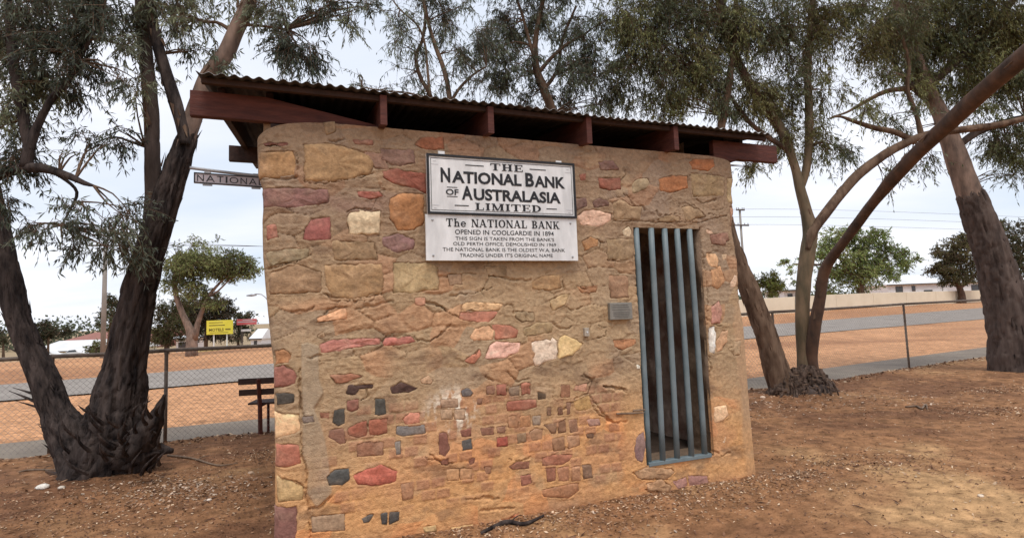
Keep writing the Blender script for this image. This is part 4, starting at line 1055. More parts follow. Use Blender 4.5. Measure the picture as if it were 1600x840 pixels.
def crown(tree, clumps, Y0, cover=2.0, leaf=(.085, .016), cols=((62, 68, 44), (84, 90, 58), (50, 54, 38)), limbs=None, seed=0, mat=None, spray=.34, droop=1.0, name='crown', nl=13, twig=.0035, sc=1.):
    rg = np.random.default_rng(seed); A = []; D = []; Ln = []; cc = []; TW = MB(); tws = []
    base = np.vstack([S for S, _ in limbs]) if limbs else None
    cl = np.array([alb(c, sat=.95) for c in cols])
    for q in clumps:
        cx, cy, rx, ry, dn = q[:5]; Y = q[5] if len(q) > 5 else Y0
        c = at(cx, cy, Y); m = Y/F_PX; a_, b_ = rx*m, ry*m; dd = (a_+b_)/2*1.1
        need = cover*dn*math.pi*rx*ry/(max(.6, leaf[0]/m*.75)*max(.5, leaf[1]/m*.55)); ns_ = max(3, int(need/nl))
        # clustering: sprays gather round a few sub-centres so gaps open between them
        nsub = max(3, int(ns_/22)); sub = rg.normal(size=(nsub, 3)); sub /= np.linalg.norm(sub, axis=1)[:, None]; sub *= rg.random((nsub, 1))**.45
        pos = sub[rg.integers(nsub, size=ns_)]+rg.normal(0, .20, (ns_, 3))
        P = c+pos*np.array([a_, dd, b_]); dr = pos*.6+rg.normal(0, .55, (ns_, 3)); dr[:, 2] -= .55*droop; dr /= np.linalg.norm(dr, axis=1)[:, None]
        A.append(P); D.append(dr); Ln.append(np.full(ns_, spray)*rg.uniform(.5, 1.3, ns_)*sc); cc.append(np.repeat(cl[rg.integers(len(cl), size=1)], ns_, 0)*rg.uniform(.8, 1.25, (ns_, 1)))
        if base is not None:
            s_ = base[np.argmin(np.linalg.norm(base-c, axis=1)+.35*np.clip(c[2]-base[:, 2], -9, 0)**2)]; far = np.linalg.norm(s_-c)
            if far < 4*sc:
                for w_ in range(min(nsub, 5)):
                    e_ = c+sub[w_]*np.array([a_, dd, b_])*.8; mid = (s_+e_)/2+rg.normal(0, .12, 3)*far*.6+[0, 0, .10*far]
                    S_, R_ = spline([s_, mid, e_], [.011*sc+.004*far, .008*sc, .003*sc], .15*sc); TW.tube(S_, R_, 5, cap=False)
    P = np.vstack(A); D = np.vstack(D); Ln = np.concatenate(Ln); cc = np.vstack(cc); n = len(P)
    t = rg.uniform(.0, 1, (n, nl)); sag = -.25*Ln[:, None]*t**2
    Lp = P[:, None]+D[:, None]*(Ln[:, None]*t)[..., None]; Lp[..., 2] += sag*droop
    ld = D[:, None]*.45+rg.normal(0, .5, (n, nl, 3)); ld[..., 2] -= .95*droop; ld /= np.linalg.norm(ld, axis=-1)[..., None]
    sd2 = np.cross(ld, rg.normal(size=(n, nl, 3))); sd2 /= np.linalg.norm(sd2, axis=-1)[..., None]
    ll = leaf[0]*rg.uniform(.55, 1.35, (n, nl, 1)); lw_ = leaf[1]*rg.uniform(.6, 1.3, (n, nl, 1))*.5
    V = np.stack([Lp, Lp+ld*ll*.42+sd2*lw_, Lp+ld*ll, Lp+ld*ll*.42-sd2*lw_], 2).reshape(-1, 3)
    C_ = (cc[:, None]*rg.uniform(.6, 1.45, (n, nl, 1)))*np.array([1, 1, 1])+rg.normal(0, .004, (n, nl, 3)); C_ = np.repeat(np.clip(C_, .006, .5).reshape(-1, 3), 4, 0)
    o = mesh_np(name, V, np.arange(len(V)).reshape(-1, 4), mat or MT['leaf'], tree, cols=C_, sm=False); tag(o, kind='stuff')
    if twig:
        S = P; E2 = P+D*Ln[:, None]*.55; E2[:, 2] -= .075*Ln*droop; E3 = P+D*Ln[:, None]; E3[:, 2] -= .25*Ln*droop
        b = np.cross(D, [0.2, 1, 0.1]); b /= np.linalg.norm(b, axis=1)[:, None]; b2 = np.cross(D, b)
        vs = []
        for q, w in ((S-D*Ln[:, None]*.3, 1), (E2, .7), (E3, .25)):
            for ang in (0, 2.09, 4.19): vs.append(q+(b*math.cos(ang)+b2*math.sin(ang))*twig*w)
        V = np.stack(vs, 1).reshape(-1, 3); f = np.array([(r*3+j, r*3+(j+1) % 3, r*3+3+(j+1) % 3, r*3+3+j) for r in (0, 1) for j in range(3)])
        F = (np.arange(n)[:, None, None]*9+f[None]).reshape(-1, 4); k = len(V)
        if TW.n: V = np.vstack([V, np.array(TW.v)]); F = F.tolist()+[tuple(i+k for i in f_) for f_ in TW.f]
        o = mesh_np('twigs', V, F, MT['bark_brown'], tree); tag(o, kind='stuff')

# --- T1: big black-barked gum, left
Y1 = float(T1B[1])+.25
t1 = thing('gum_tree', (T1B[0], Y1, T1B[2]), 'big black barked gum tree forking from a splintered base, left of the building', 'tree')
kw = dict(step=.03, seg=72, ridge=.13, lump=.10)
A1 = limb(t1, 'trunk', [(138, 800, 58), (150, 758, 66), (168, 712, 66), (180, 665, 56), (187, 620, 44), (197, 560, 33), (208, 500, 31), (221, 440, 28), (234, 395, 25), (248, 350, 25), (262, 305, 24), (276, 262, 21), (288, 228, 18), (298, 200, 13), (303, 186, 6)], MT['bark_dark'], Y1, seed=1, **kw)
A2 = limb(t1, 'stem', [(150, 765, 46, Y1-.1), (130, 715, 44), (104, 672, 35), (86, 635, 26), (68, 590, 24), (46, 540, 22), (28, 495, 22), (14, 440, 23), (0, 380, 23), (-16, 310, 22), (-42, 220, 23), (-60, 120, 19), (-70, -10, 15)], MT['bark_dark'], Y1, seed=2, **kw)
A3 = limb(t1, 'branch', [(236, 400, 14, Y1+.02), (238, 350, 16), (240, 300, 15), (238, 240, 13.5), (236, 170, 13.5), (229, 100, 13), (224, 40, 12), (216, -40, 10), (200, -120, 8)], MT['bark_grey'], Y1, seed=3, step=.04, seg=26)
A4 = limb(t1, 'branch', [(272, 275, 14), (287, 228, 16.5), (299, 192, 16.5), (310, 160, 16), (326, 118, 15.5), (352, 85, 15), (370, 45, 14), (388, 5, 13), (400, -50, 12), (420, -120, 9)], MT['bark_tan'], Y1, seed=4, step=.04, seg=28, ridge=.03, lump=.07)
A5 = limb(t1, 'branch', [(289, 226, 9), (284, 195, 11), (274, 160, 11.5), (258, 110, 11), (244, 60, 10), (236, 10, 9.5), (236, -50, 8), (240, -120, 6)], MT['bark_dark'], Y1-.1, seed=5, step=.04, seg=22, ridge=.08)
A6 = limb(t1, 'branch', [(-30, 285, 16), (10, 268, 13), (60, 262, 11), (100, 272, 8), (132, 286, 5), (146, 290, 2.5)], MT['bark_dark'], Y1-.6, seed=6, seg=16)
A7 = limb(t1, 'branch', [(40, 262, 12), (48, 225, 10.5), (62, 190, 7.5), (84, 150, 6.5), (104, 132, 6), (122, 95, 5), (150, 40, 4.5), (170, -20, 4)], MT['bark_dark'], Y1-.6, seed=7, seg=14)
A8 = limb(t1, 'branch', [(46, 235, 10), (36, 180, 11), (26, 130, 11), (18, 70, 10), (14, 0, 9), (10, -70, 8)], MT['bark_dark'], Y1-.6, seed=8, seg=16)
A9 = limb(t1, 'branch', [(365, 52, 5), (352, 42, 3.6), (338, 35, 3), (318, 34, 2.8), (285, 21, 2.4), (255, 22, 2)], MT['bark_brown'], Y1, seed=9, seg=10)
A10 = limb(t1, 'branch', [(378, 38, 4), (400, 40, 2.6), (420, 42, 2), (448, 46, 1.5)], MT['bark_brown'], Y1, seed=10, seg=8)
A11 = limb(t1, 'branch', [(60, 262, 6), (95, 276, 4), (120, 300, 3.2), (108, 330, 2.5), (96, 352, 2)], MT['bark_dark'], Y1-.5, seed=12, seg=8)
A12 = limb(t1, 'branch', [(226, 228, 4), (205, 222, 2.4), (180, 214, 2), (150, 222, 1.5)], MT['bark_dark'], Y1, seed=13, seg=8)
for k, sp_ in enumerate(([(185, 720, 30), (215, 690, 27), (238, 660, 18), (250, 636, 10), (257, 616, 3)], [(195, 720, 30), (222, 692, 24), (242, 668, 12), (252, 655, 4)], [(190, 735, 30), (222, 712, 25), (246, 702, 12), (270, 704, 4)],
                       [(140, 760, 26), (108, 748, 16), (88, 742, 7), (72, 736, 3)], [(150, 765, 34), (112, 770, 12), (70, 776, 5), (30, 782, 3)], [(175, 750, 30), (200, 735, 30), (226, 722, 22), (240, 712, 8)])):
    limb(t1, 'root_stump', sp_, MT['bark_dark'] if k != 3 else MT['bark_red'], Y1-.12+.04*k, seed=20+k, seg=20, ridge=.25, lump=.2, step=.03)
flakes(t1, 'bark_strips', [A1, A1, A2, A2], 800, MT['bark_dark'], .04, .16, seed=1, spread=.3)
flakes(t1, 'bark_strips', [A3, A4, A5], 60, MT['bark_brown'], .05, .20, seed=2, spread=.4)
spl = MB(); rg_ = np.random.default_rng(99)
for k in range(34):
    px_, py_ = rg_.uniform(105, 240), rg_.uniform(640, 745); Yq = Y1-.5+rg_.normal(0, .06); a_ = at(px_, py_, Yq)
    L_ = rg_.uniform(15, 50); an = rg_.normal(-1.0, .2) if px_ > 175 else rg_.normal(-2.0, .22)
    b_ = at(px_+L_*math.cos(an), py_+L_*math.sin(an), Yq-.08); S_, R_ = spline([a_+[0, .1, 0], (a_+b_)/2+rg_.normal(0, .006, 3), b_], [.022, .014, .002], .04); spl.tube(S_, R_, 5)
for (x0, y0, x1, y1, r) in ((65, 620, 20, 605, 3), (60, 632, 14, 610, 3), (70, 640, 22, 625, 2.5), (85, 668, 60, 662, 2.5), (40, 560, 6, 540, 2.5)):
    a_ = at(x0+20, y0+8, Y1-.05); b_ = at(x1, y1, Y1-.1); S_, R_ = spline([a_, (a_+b_)/2+[0, 0, .01], b_], [r*Y1/F_PX, r*.7*Y1/F_PX, .003], .04); spl.tube(S_, R_, 5)
tag(spl.build('splinters', MT['bark_dark'], t1), kind='stuff')
LF1 = ((94, 100, 84), (112, 118, 98), (78, 84, 70), (124, 128, 100))
yl = Y1-.5
crown(t1, [(20, 30, 45, 50, 1.), (70, 20, 50, 45, .9), (130, 10, 50, 40, .9), (40, 90, 55, 45, 1.15), (95, 75, 45, 45, .8), (120, 105, 40, 40, 1.3), (150, 60, 45, 40, .8), (60, 130, 35, 25, .9), (15, 140, 40, 40, 1.2), (180, 30, 40, 40, .8), (190, 85, 30, 40, .6),
           (205, 120, 22, 30, .7), (10, 200, 35, 40, 1.1), (60, 225, 40, 22, .6), (165, 222, 40, 18, .9), (120, 238, 26, 10, .4), (195, 205, 22, 14, .5), (20, 250, 40, 30, 1.0), (12, 310, 26, 26, 1.0),
           (150, 330, 60, 26, .6), (195, 325, 18, 22, 1.1), (100, 355, 55, 22, .7), (170, 375, 45, 22, .9), (55, 350, 30, 18, .4), (195, 400, 26, 22, .9), (215, 150, 16, 26, .6), (100, -30, 120, 40, 1), (0, 60, 30, 60, 1), (120, 385, 35, 16, .5)], yl, limbs=[A2, A6, A7, A8, A11, A12], cols=LF1, seed=11, cover=2.6, droop=.8, spray=.22, leaf=(.075, .014))
crown(t1, [(260, 15, 45, 30, .8), (240, 50, 28, 35, .8), (300, 40, 28, 22, .7), (285, 55, 26, 16, .8), (325, 88, 26, 24, 1.0), (300, 78, 14, 14, .5), (420, 10, 30, 20, .9), (470, 82, 34, 30, 1.35), (478, 60, 30, 24, 1.1), (450, 30, 34, 20, .8), (500, 12, 45, 16, 1.), (545, 30, 18, 18, .8), (575, 12, 22, 12, .8), (430, -40, 120, 30, .9), (560, 2, 30, 12, .7), (250, -40, 80, 40, 1), (229, 96, 10, 40, .5)], Y1, limbs=[A3, A4, A5, A9, A10], cols=LF1, seed=12, cover=3.2, droop=.85, spray=.25, leaf=(.08, .015), name='crown')

# --- T2: clump of stems right of the building
Y2 = float(T2B[1])+.15
t2 = thing('gum_tree', (T2B[0], Y2, T2B[2]), 'many stemmed gum tree right of the building, smooth and shaggy stems from one root crown', 'tree')
B1 = limb(t2, 'stem', [(1230, 628, 23), (1216, 585, 21), (1199, 530, 18.5), (1178, 470, 17), (1158, 425, 16), (1138, 370, 15), (1124, 300, 12), (1122, 230, 8), (1136, 150, 6), (1148, 60, 4.5), (1150, -40, 3)], MT['bark_brown'], Y2-.15, seed=31, step=.05, seg=34, ridge=.12, lump=.08)
B2 = limb(t2, 'stem', [(1264, 630, 22), (1260, 588, 15), (1256, 540, 12.5), (1254, 490, 12), (1256, 440, 12.5), (1262, 395, 13.5), (1266, 362, 13), (1258, 325, 9.5), (1249, 290, 9), (1240, 255, 8), (1225, 212, 8), (1205, 178, 8), (1180, 145, 7), (1158, 110, 6.5), (1140, 70, 6), (1126, 20, 5.5), (1115, -60, 5)], MT['bark_smooth'], Y2, seed=32, seg=28, ridge=.03, lump=.14)
B3 = limb(t2, 'branch', [(1240, 252, 4), (1226, 232, 4.5), (1200, 214, 4.5), (1170, 190, 4), (1140, 150, 3.4), (1110, 120, 2.8)], MT['bark_red'], Y2, seed=33, seg=12, ridge=.02, lump=.08)
B4 = limb(t2, 'branch', [(1250, 300, 6), (1260, 262, 7.5), (1264, 215, 7.5), (1264, 170, 7), (1262, 110, 6.5), (1266, 50, 6), (1272, -20, 5.5), (1280, -90, 5)], MT['bark_smooth'], Y2+.05, seed=34, seg=16, ridge=.02, lump=.08)
B5 = limb(t2, 'branch', [(1262, 390, 5), (1270, 362, 9), (1289, 335, 9), (1312, 306, 9), (1342, 272, 9.5), (1378, 244, 9), (1410, 226, 8.5), (1450, 210, 8), (1500, 203, 7.5), (1560, 195, 7), (1620, 180, 6)], MT['bark_brown'], Y2-.1, seed=35, seg=20, ridge=.05, lump=.14)
B6 = limb(t2, 'stem', [(1278, 632, 20, Y2), (1272, 595, 12.5, Y2-.05), (1268, 556, 10.5, Y2-.1), (1273, 510, 10, Y2-.2), (1281, 465, 9.5, Y2-.3), (1287, 428, 10, Y2-.4), (1300, 402, 9, Y2-.6), (1326, 368, 8.5, Y2-1.), (1360, 322, 9.5, Y2-1.5), (1400, 274, 13, Y2-2.1), (1440, 232, 15, Y2-2.6), (1480, 195, 16.5, Y2-3.1), (1530, 148, 18.5, Y2-3.6), (1590, 96, 21.5, Y2-4.1), (1660, 40, 25, Y2-4.5), (1740, -30, 25, Y2-4.8)], MT['bark_red'], Y2, seed=36, seg=28, ridge=.03, lump=.15)
B7 = limb(t2, 'branch', [(1216, 205, 5), (1205, 180, 8.8), (1182, 147, 8.4), (1160, 112, 8), (1142, 70, 7.4), (1128, 20, 7), (1116, -60, 6)], MT['bark_red'], Y2+.0, seed=37, seg=14, ridge=.02)
B8 = limb(t2, 'branch', [(1430, 222, 6), (1400, 207, 5.5), (1366, 200, 5), (1335, 190, 3.6), (1312, 182, 2.2), (1292, 186, 1)], MT['bark_brown'], Y2-.1, seed=38, seg=12)
B9 = limb(t2, 'branch', [(1440, 214, 6), (1432, 180, 4.5), (1418, 140, 4), (1420, 100, 3.4), (1410, 60, 3)], MT['bark_brown'], Y2-.1, seed=39, seg=12)
for k, sp_ in enumerate(([(1240, 630, 30), (1214, 632, 18), (1203, 628, 8)], [(1265, 625, 34), (1296, 622, 22), (1312, 632, 8)], [(1255, 640, 30), (1250, 612, 34), (1252, 592, 14)], [(1275, 630, 30), (1290, 604, 16), (1292, 590, 5)], [(1235, 640, 24), (1220, 615, 18), (1216, 600, 8)])):
    limb(t2, 'root_crown', sp_, MT['bark_grey'], Y2-.15, seed=50+k, seg=22, ridge=.28, lump=.25, step=.03)
rf = MB(); rg_ = np.random.default_rng(77)
for k in range(26):
    px_ = rg_.uniform(1205, 1308); b_ = at(px_, 640, Y2-.45+rg_.normal(0, .12)); b_[2] = T2B[2]-.03; top_ = at(1256+(px_-1256)*rg_.uniform(.35, .9), rg_.uniform(588, 628), Y2-.25+rg_.normal(0, .1)); m_ = (b_+top_)/2+rg_.normal(0, .05, 3)+[0, -.06, .02]
    S_, R_ = spline([b_+rg_.normal(0, .06, 3)*[1, 1, 0]+[0, -.08, 0], m_, top_], [.02, .022, .008], .05); rf.tube(S_, R_*rg_.uniform(.4, 1.2), 5)
tag(rf.build('root_fibres', MT['bark_root'], t2), kind='stuff')
rootL = spline([at(1216, 612, Y2-.3), at(1240, 604, Y2-.45), at(1272, 602, Y2-.45), at(1298, 612, Y2-.3)], [.18, .24, .24, .14], .04)
for k_, (xa, ya, ra, xb, yb, rb) in enumerate(((1220, 628, 25, 1228, 590, 20), (1240, 632, 30, 1246, 584, 20), (1262, 632, 32, 1262, 580, 20), (1284, 630, 26, 1276, 584, 15), (1300, 630, 16, 1288, 594, 9))):
    limb(t2, 'root_crown', [(xa, ya+12, ra), (xa, ya-6, ra*.95), ((xa+xb)/2, (ya+yb)/2, (ra+rb)*.48), (xb, yb, rb*.8), (xb+1, yb-10, rb*.5)], MT['bark_root'], Y2-.2+.03*k_, seed=170+k_, seg=44, ridge=.26, lump=.22, step=.02)
flakes(t2, 'bark_strips', [rootL], 150, MT['bark_brown'], .03, .12, seed=6, spread=.3)
flakes(t2, 'bark_strips', [B2, B5, B6], 60, MT['bark_brown'], .05, .2, seed=16, spread=.15)
flakes(t2, 'bark_strips', [B1], 170, MT['bark_brown'], .05, .2, seed=7, spread=.25)
LF2 = ((106, 110, 68), (124, 126, 80), (88, 92, 60), (114, 112, 68), (98, 106, 78))
crown(t2, [(980, 40, 45, 50, 1.), (1030, 30, 50, 50, 1.1), (1060, 90, 45, 45, 1.2), (1010, 110, 45, 45, .9), (1095, 40, 45, 55, 1.2), (1080, 140, 40, 35, 1.1), (1040, 165, 35, 25, .9), (1120, 110, 40, 45, 1.1), (1150, 40, 45, 50, 1.), (1165, 140, 32, 40, .9), (1120, 170, 30, 20, .9), (960, 110, 30, 30, .6),
           (1195, 60, 45, 55, .9), (1200, 150, 30, 45, 1.1), (1235, 130, 30, 60, .8), (1240, 40, 45, 45, 1.0), (1245, 205, 22, 40, .8), (1285, 215, 26, 34, .9), (1215, 225, 18, 26, .5), (1290, 60, 40, 50, .8), (1300, 140, 26, 40, .6), (1170, 262, 20, 14, .7), (1185, 246, 12, 14, .6), (1330, 20, 45, 40, 1.), (1310, 230, 18, 26, .7),
           (1360, 60, 40, 40, .9), (1345, 170, 40, 26, .35), (1372, 120, 30, 30, .35), (1400, 185, 30, 24, .4), (1405, 40, 45, 45, 1.1), (1390, 250, 24, 10, .2), (1435, 262, 10, 18, .5), (1455, 250, 14, 14, .5), (1200, -40, 160, 40, 1.1), (1050, -40, 100, 40, 1.1), (1000, 60, 40, 30, .7), (1376, 270, 16, 20, .3)], Y2, limbs=[B1, B2, B3, B4, B5, B7, B8, B9], cols=LF2, seed=21, cover=3.0)

# --- T3: thick grey trunk far right
Y3 = float(T3B[1])+.2
t3 = thing('gum_tree', (T3B[0], Y3, T3B[2]), 'gum tree with one thick dark leaning trunk at the right edge of the view', 'tree')
C1 = limb(t3, 'trunk', [(1602, 620, 68), (1594, 596, 56), (1588, 565, 46), (1582, 520, 41), (1568, 460, 37), (1552, 405, 33), (1535, 355, 29.5), (1519, 312, 26), (1510, 290, 18), (1505, 278, 10)], MT['bark_grey'], Y3, seed=61, step=.04, seg=64, ridge=.09, lump=.05)
C1b = limb(t3, 'trunk', [(1526, 330, 19), (1516, 306, 23), (1500, 262, 21), (1483, 215, 18), (1468, 175, 14.5), (1452, 145, 14), (1438, 110, 13), (1420, 60, 11), (1400, -10, 10), (1386, -90, 8)], MT['bark_tan'], Y3, seed=66, step=.05, seg=34, ridge=.04, lump=.07)
C5 = limb(t3, 'branch', [(1458, 132, 8), (1420, 138, 5.5), (1384, 143, 4.6), (1350, 160, 3.6), (1322, 176, 2.2), (1300, 182, 1)], MT['bark_brown'], Y3, seed=67, seg=12)
C2 = limb(t3, 'branch', [(1466, 165, 9), (1440, 148, 7), (1410, 118, 5), (1392, 92, 3), (1380, 86, 1.5)], MT['bark_grey'], Y3, seed=62, seg=14)
C3 = limb(t3, 'branch', [(1492, 232, 7), (1530, 205, 8), (1570, 192, 9), (1620, 180, 8)], MT['bark_grey'], Y3, seed=63, seg=14)
C4 = limb(t3, 'branch', [(1455, 130, 10), (1500, 90, 9), (1550, 40, 8), (1600, -20, 7)], MT['bark_grey'], Y3, seed=64, seg=14)
flakes(t3, 'bark_strips', [C1], 140, MT['bark_dark'], .06, .2, seed=8, spread=.2)
crown(t3, [(1400, 20, 40, 40, 1.), (1440, 40, 45, 45, 1.2), (1490, 40, 45, 45, 1.3), (1540, 40, 50, 45, 1.3), (1590, 40, 45, 50, 1.3), (1430, 95, 40, 35, 1.), (1480, 110, 40, 35, 1.1), (1530, 110, 45, 35, 1.1), (1580, 120, 40, 35, 1.2), (1405, 90, 30, 30, .6), (1510, 165, 35, 20, .5), (1560, 215, 40, 26, .9), (1590, 240, 30, 30, .9), (1600, 180, 25, 30, .8), (1548, 180, 28, 18, .6), (1582, 275, 18, 14, .5),
           (1430, 150, 30, 26, .5), (1420, 200, 26, 18, .3), (1500, -40, 160, 50, 1.1), (1640, 60, 60, 80, 1.1), (1556, 275, 10, 12, .3)], Y3, limbs=[C1b, C2, C3, C4, C5], cols=LF2, seed=22, cover=3.3, leaf=(.10, .018))

# --- two gums behind the building
t4 = thing('gum_tree', at(878, 560, 10.5)*[1, 1, 0]-[0, 0, .05], 'dense crowned gum tree behind the middle of the corrugated roof', 'tree')
D1_ = limb(t4, 'trunk', [(890, 600, 16), (885, 400, 12), (872, 250, 9), (862, 175, 8), (850, 140, 7), (838, 105, 6), (836, 70, 5), (842, 30, 4), (852, -20, 3.5), (855, -90, 3)], MT['bark_brown'], 10.5, seed=71, seg=16)
D2_ = limb(t4, 'branch', [(840, 115, 4), (862, 90, 3.2), (885, 70, 3), (910, 56, 2.4), (925, 45, 1.5)], MT['bark_brown'], 10.5, seed=72, seg=8)
D3_ = limb(t4, 'branch', [(838, 100, 3.6), (826, 60, 3), (815, 20, 2.4), (800, -20, 2)], MT['bark_brown'], 10.5, seed=73, seg=8)
D4_ = limb(t4, 'branch', [(850, 140, 4), (870, 110, 3), (880, 60, 2.4), (900, 10, 2)], MT['bark_brown'], 10.6, seed=74, seg=8)
LF4 = ((86, 94, 76), (102, 110, 88), (74, 80, 66))
crown(t4, [(775, 40, 32, 34, .9), (805, 25, 36, 30, .8), (765, 85, 26, 26, .9), (790, 120, 34, 28, 1.2), (820, 90, 30, 30, .6), (850, 30, 36, 34, .7), (900, 25, 36, 34, .8), (880, 80, 30, 26, .5), (925, 75, 34, 34, .9), (905, 125, 34, 26, 1.), (860, 145, 30, 18, .9), (945, 125, 30, 30, .9), (970, 160, 26, 18, .8), (820, 150, 26, 14, .8), (930, 165, 26, 12, .8), (850, -40, 110, 36, .9), (955, 30, 30, 30, .8)], 10.5, limbs=[D1_, D2_, D3_, D4_], cols=LF4, seed=23, cover=3.3, leaf=(.10, .017))
t5 = thing('gum_tree', at(715, 560, 9.6)*[1, 1, 0]-[0, 0, .05], 'sparse thin stemmed gum tree rising behind the left half of the corrugated roof', 'tree')
E1_ = limb(t5, 'trunk', [(730, 600, 13), (722, 400, 9), (708, 220, 6), (702, 150, 4.5), (694, 110, 4), (676, 60, 3.4), (664, 10, 3), (655, -60, 2.4)], MT['bark_brown'], 9.6, seed=81, seg=12)
E2_ = limb(t5, 'stem', [(722, 400, 7), (692, 230, 5), (672, 150, 4), (658, 124, 3.6), (650, 90, 3.2), (660, 62, 2.8), (664, 20, 2.4), (650, -40, 2)], MT['bark_brown'], 9.7, seed=82, seg=10)
E3_ = limb(t5, 'branch', [(704, 160, 3.4), (718, 138, 2.6), (738, 118, 2), (760, 104, 1.4)], MT['bark_brown'], 9.6, seed=83, seg=8)
E4_ = limb(t5, 'branch', [(672, 150, 2.8), (668, 110, 2.2), (664, 70, 2), (652, 40, 1.8), (625, 15, 1.4), (606, -10, 1)], MT['bark_brown'], 9.6, seed=84, seg=8)
E5_ = limb(t5, 'branch', [(676, 158, 2.6), (640, 146, 1.8), (600, 142, 1.4), (565, 136, 1)], MT['bark_brown'], 9.5, seed=85, seg=8)
crown(t5, [(640, 50, 28, 34, .35), (615, 20, 24, 20, .4), (690, 30, 26, 30, .5), (710, 75, 24, 26, .55), (715, 20, 26, 24, .5), (735, 95, 22, 20, .35), (650, 95, 20, 20, .3), (690, 120, 22, 16, .35), (630, 115, 24, 12, .3), (600, 138, 26, 9, .4), (565, 132, 20, 7, .45), (560, 120, 8, 8, .4), (740, 130, 20, 12, .5), (660, 145, 20, 8, .5), (650, -30, 70, 24, .6), (740, 50, 20, 20, .7), (625, 70, 16, 24, .25)], 9.6, limbs=[E1_, E2_, E3_, E4_, E5_], cols=LF4, seed=24, cover=3.8, leaf=(.095, .015))

# ================================================================== BEYOND THE ROAD
def gpt(px, Y):
    d = ray(px, 500); x = d[0]/d[1]*Y; return np.array([x, Y, float(tz(x, Y))])
def topz(px, py, Y): return at(px, py, Y)[2]
def far_tree(px, Y, label, trunk, clumps, cols, seed, group='trees beyond the road', name='gum_tree', leaf=None, cover=3.4, tr=None, tmat='bark_brown', extra=(), nl=10):
    b = gpt(px, Y); t = thing(name, b, label, 'tree' if name != 'shrub' else 'shrub', group if name != 'shrub' else None)
    sc_ = Y/10.
    sp_ = [(px, 0, trunk[0][2], Y)]; P = [b-[0, 0, .1]]; r = [trunk[0][2]*Y/F_PX]
    for q in trunk[1:]: P.append(at(q[0], q[1], Y)); r.append(q[2]*Y/F_PX)
    V, F, S, Rr = bark_tube(P, r, step=.3, seg=10, ridge=.08); mesh_np('trunk', V, F, MT[tmat], t); lm = [(S, Rr)]
    for e_ in extra:
        V, F, S, Rr = bark_tube([at(q[0], q[1], Y) for q in e_], [q[2]*Y/F_PX for q in e_], step=.3, seg=8, ridge=.05); mesh_np('branch', V, F, MT[tmat], t); lm.append((S, Rr))
    lf = leaf or (2.6*Y/F_PX, 1.3*Y/F_PX)
    crown(t, clumps, Y, cover=cover, leaf=lf, cols=cols, limbs=lm, seed=seed, mat=MT['leaf_far'], spray=7*Y/F_PX, droop=.35, twig=.35*Y/F_PX, nl=nl, sc=1.)
    return t
GL = ((130, 140, 88), (146, 154, 98), (112, 122, 76)); GD = ((62, 66, 48), (74, 78, 56), (54, 58, 44)); GB = ((138, 158, 92), (154, 172, 104), (120, 138, 82))
far_tree(300, 29, 'umbrella crowned gum tree with a forked trunk, left of the yellow sign', [(301, 558, 9), (300, 535, 8), (297, 515, 6), (285, 490, 4.5), (275, 460, 3.5), (272, 435, 3), (280, 410, 2.5)],
         [(290, 412, 32, 17, 1.5), (330, 404, 32, 16, 1.6), (365, 412, 32, 18, 1.7), (385, 425, 18, 14, 1.5), (345, 428, 26, 13, 1.2), (290, 435, 30, 14, 1.3), (310, 420, 30, 14, 1.4), (310, 452, 30, 12, .6), (275, 450, 20, 16, .6), (320, 465, 22, 12, .8), (265, 405, 12, 26, .4), (285, 385, 20, 14, .3), (320, 378, 20, 10, .3), (335, 470, 18, 12, .9)], GL, 101, tmat='bark_tan',
         extra=([(303, 530, 6), (309, 505, 4), (318, 480, 3.2), (326, 462, 2.5), (345, 440, 2), (362, 425, 1.5)], [(326, 462, 1.6), (340, 455, 1.4), (355, 440, 1.2), (366, 430, 1)]))
far_tree(262, 36, 'leafy green gum with a short trunk just left of the umbrella crowned tree', [(262, 553, 4), (260, 535, 3), (258, 515, 2.5)], [(256, 490, 18, 22, 1.2), (270, 505, 20, 20, 1.3), (250, 520, 12, 18, 1.2), (280, 480, 18, 16, 1.1), (268, 528, 16, 12, 1.1)], ((88, 92, 56), (76, 80, 52)), 102)
far_tree(322, 55, 'dark bushy tree standing behind the yellow sign', [(322, 545, 3), (322, 520, 2.5), (322, 500, 2)], [(300, 478, 22, 14, 1.4), (330, 475, 26, 14, 1.5), (345, 490, 18, 16, 1.5), (320, 500, 26, 20, 1.4), (350, 512, 16, 12, 1.2), (300, 505, 18, 16, 1.2), (340, 525, 26, 8, 1.2)], GD, 103)
far_tree(372, 75, 'small dark round tree behind the red sign', [(374, 535, 2), (373, 510, 1.5), (373, 500, 1)], [(368, 492, 10, 8, 1.5), (390, 492, 8, 7, 1.5), (378, 508, 12, 10, 1.2), (385, 522, 14, 10, 1.2)], GD, 104)
far_tree(168, 48, 'grey green tree with side tufts beside the left utility pole', [(172, 548, 3), (172, 520, 2.5), (174, 490, 2)], [(172, 480, 14, 14, 1.2), (160, 495, 8, 8, 1.), (182, 500, 12, 14, 1.2), (154, 510, 8, 4, .9), (176, 470, 10, 8, 1.), (170, 515, 8, 4, .8)], ((84, 92, 66), (72, 80, 58)), 105)
far_tree(76, 95, 'distant dark tree above the long white roof', [(76, 545, 2), (76, 530, 1.5), (76, 520, 1)], [(68, 508, 13, 9, 1.6), (88, 516, 14, 8, 1.6), (74, 522, 22, 8, 1.6), (100, 520, 6, 6, 1.2)], GD, 106)
far_tree(8, 90, 'distant low tree at the far left edge', [(5, 550, 2), (5, 540, 1.5), (5, 535, 1)], [(2, 530, 12, 9, 1.5), (-20, 525, 20, 14, 1.5)], GD, 107)
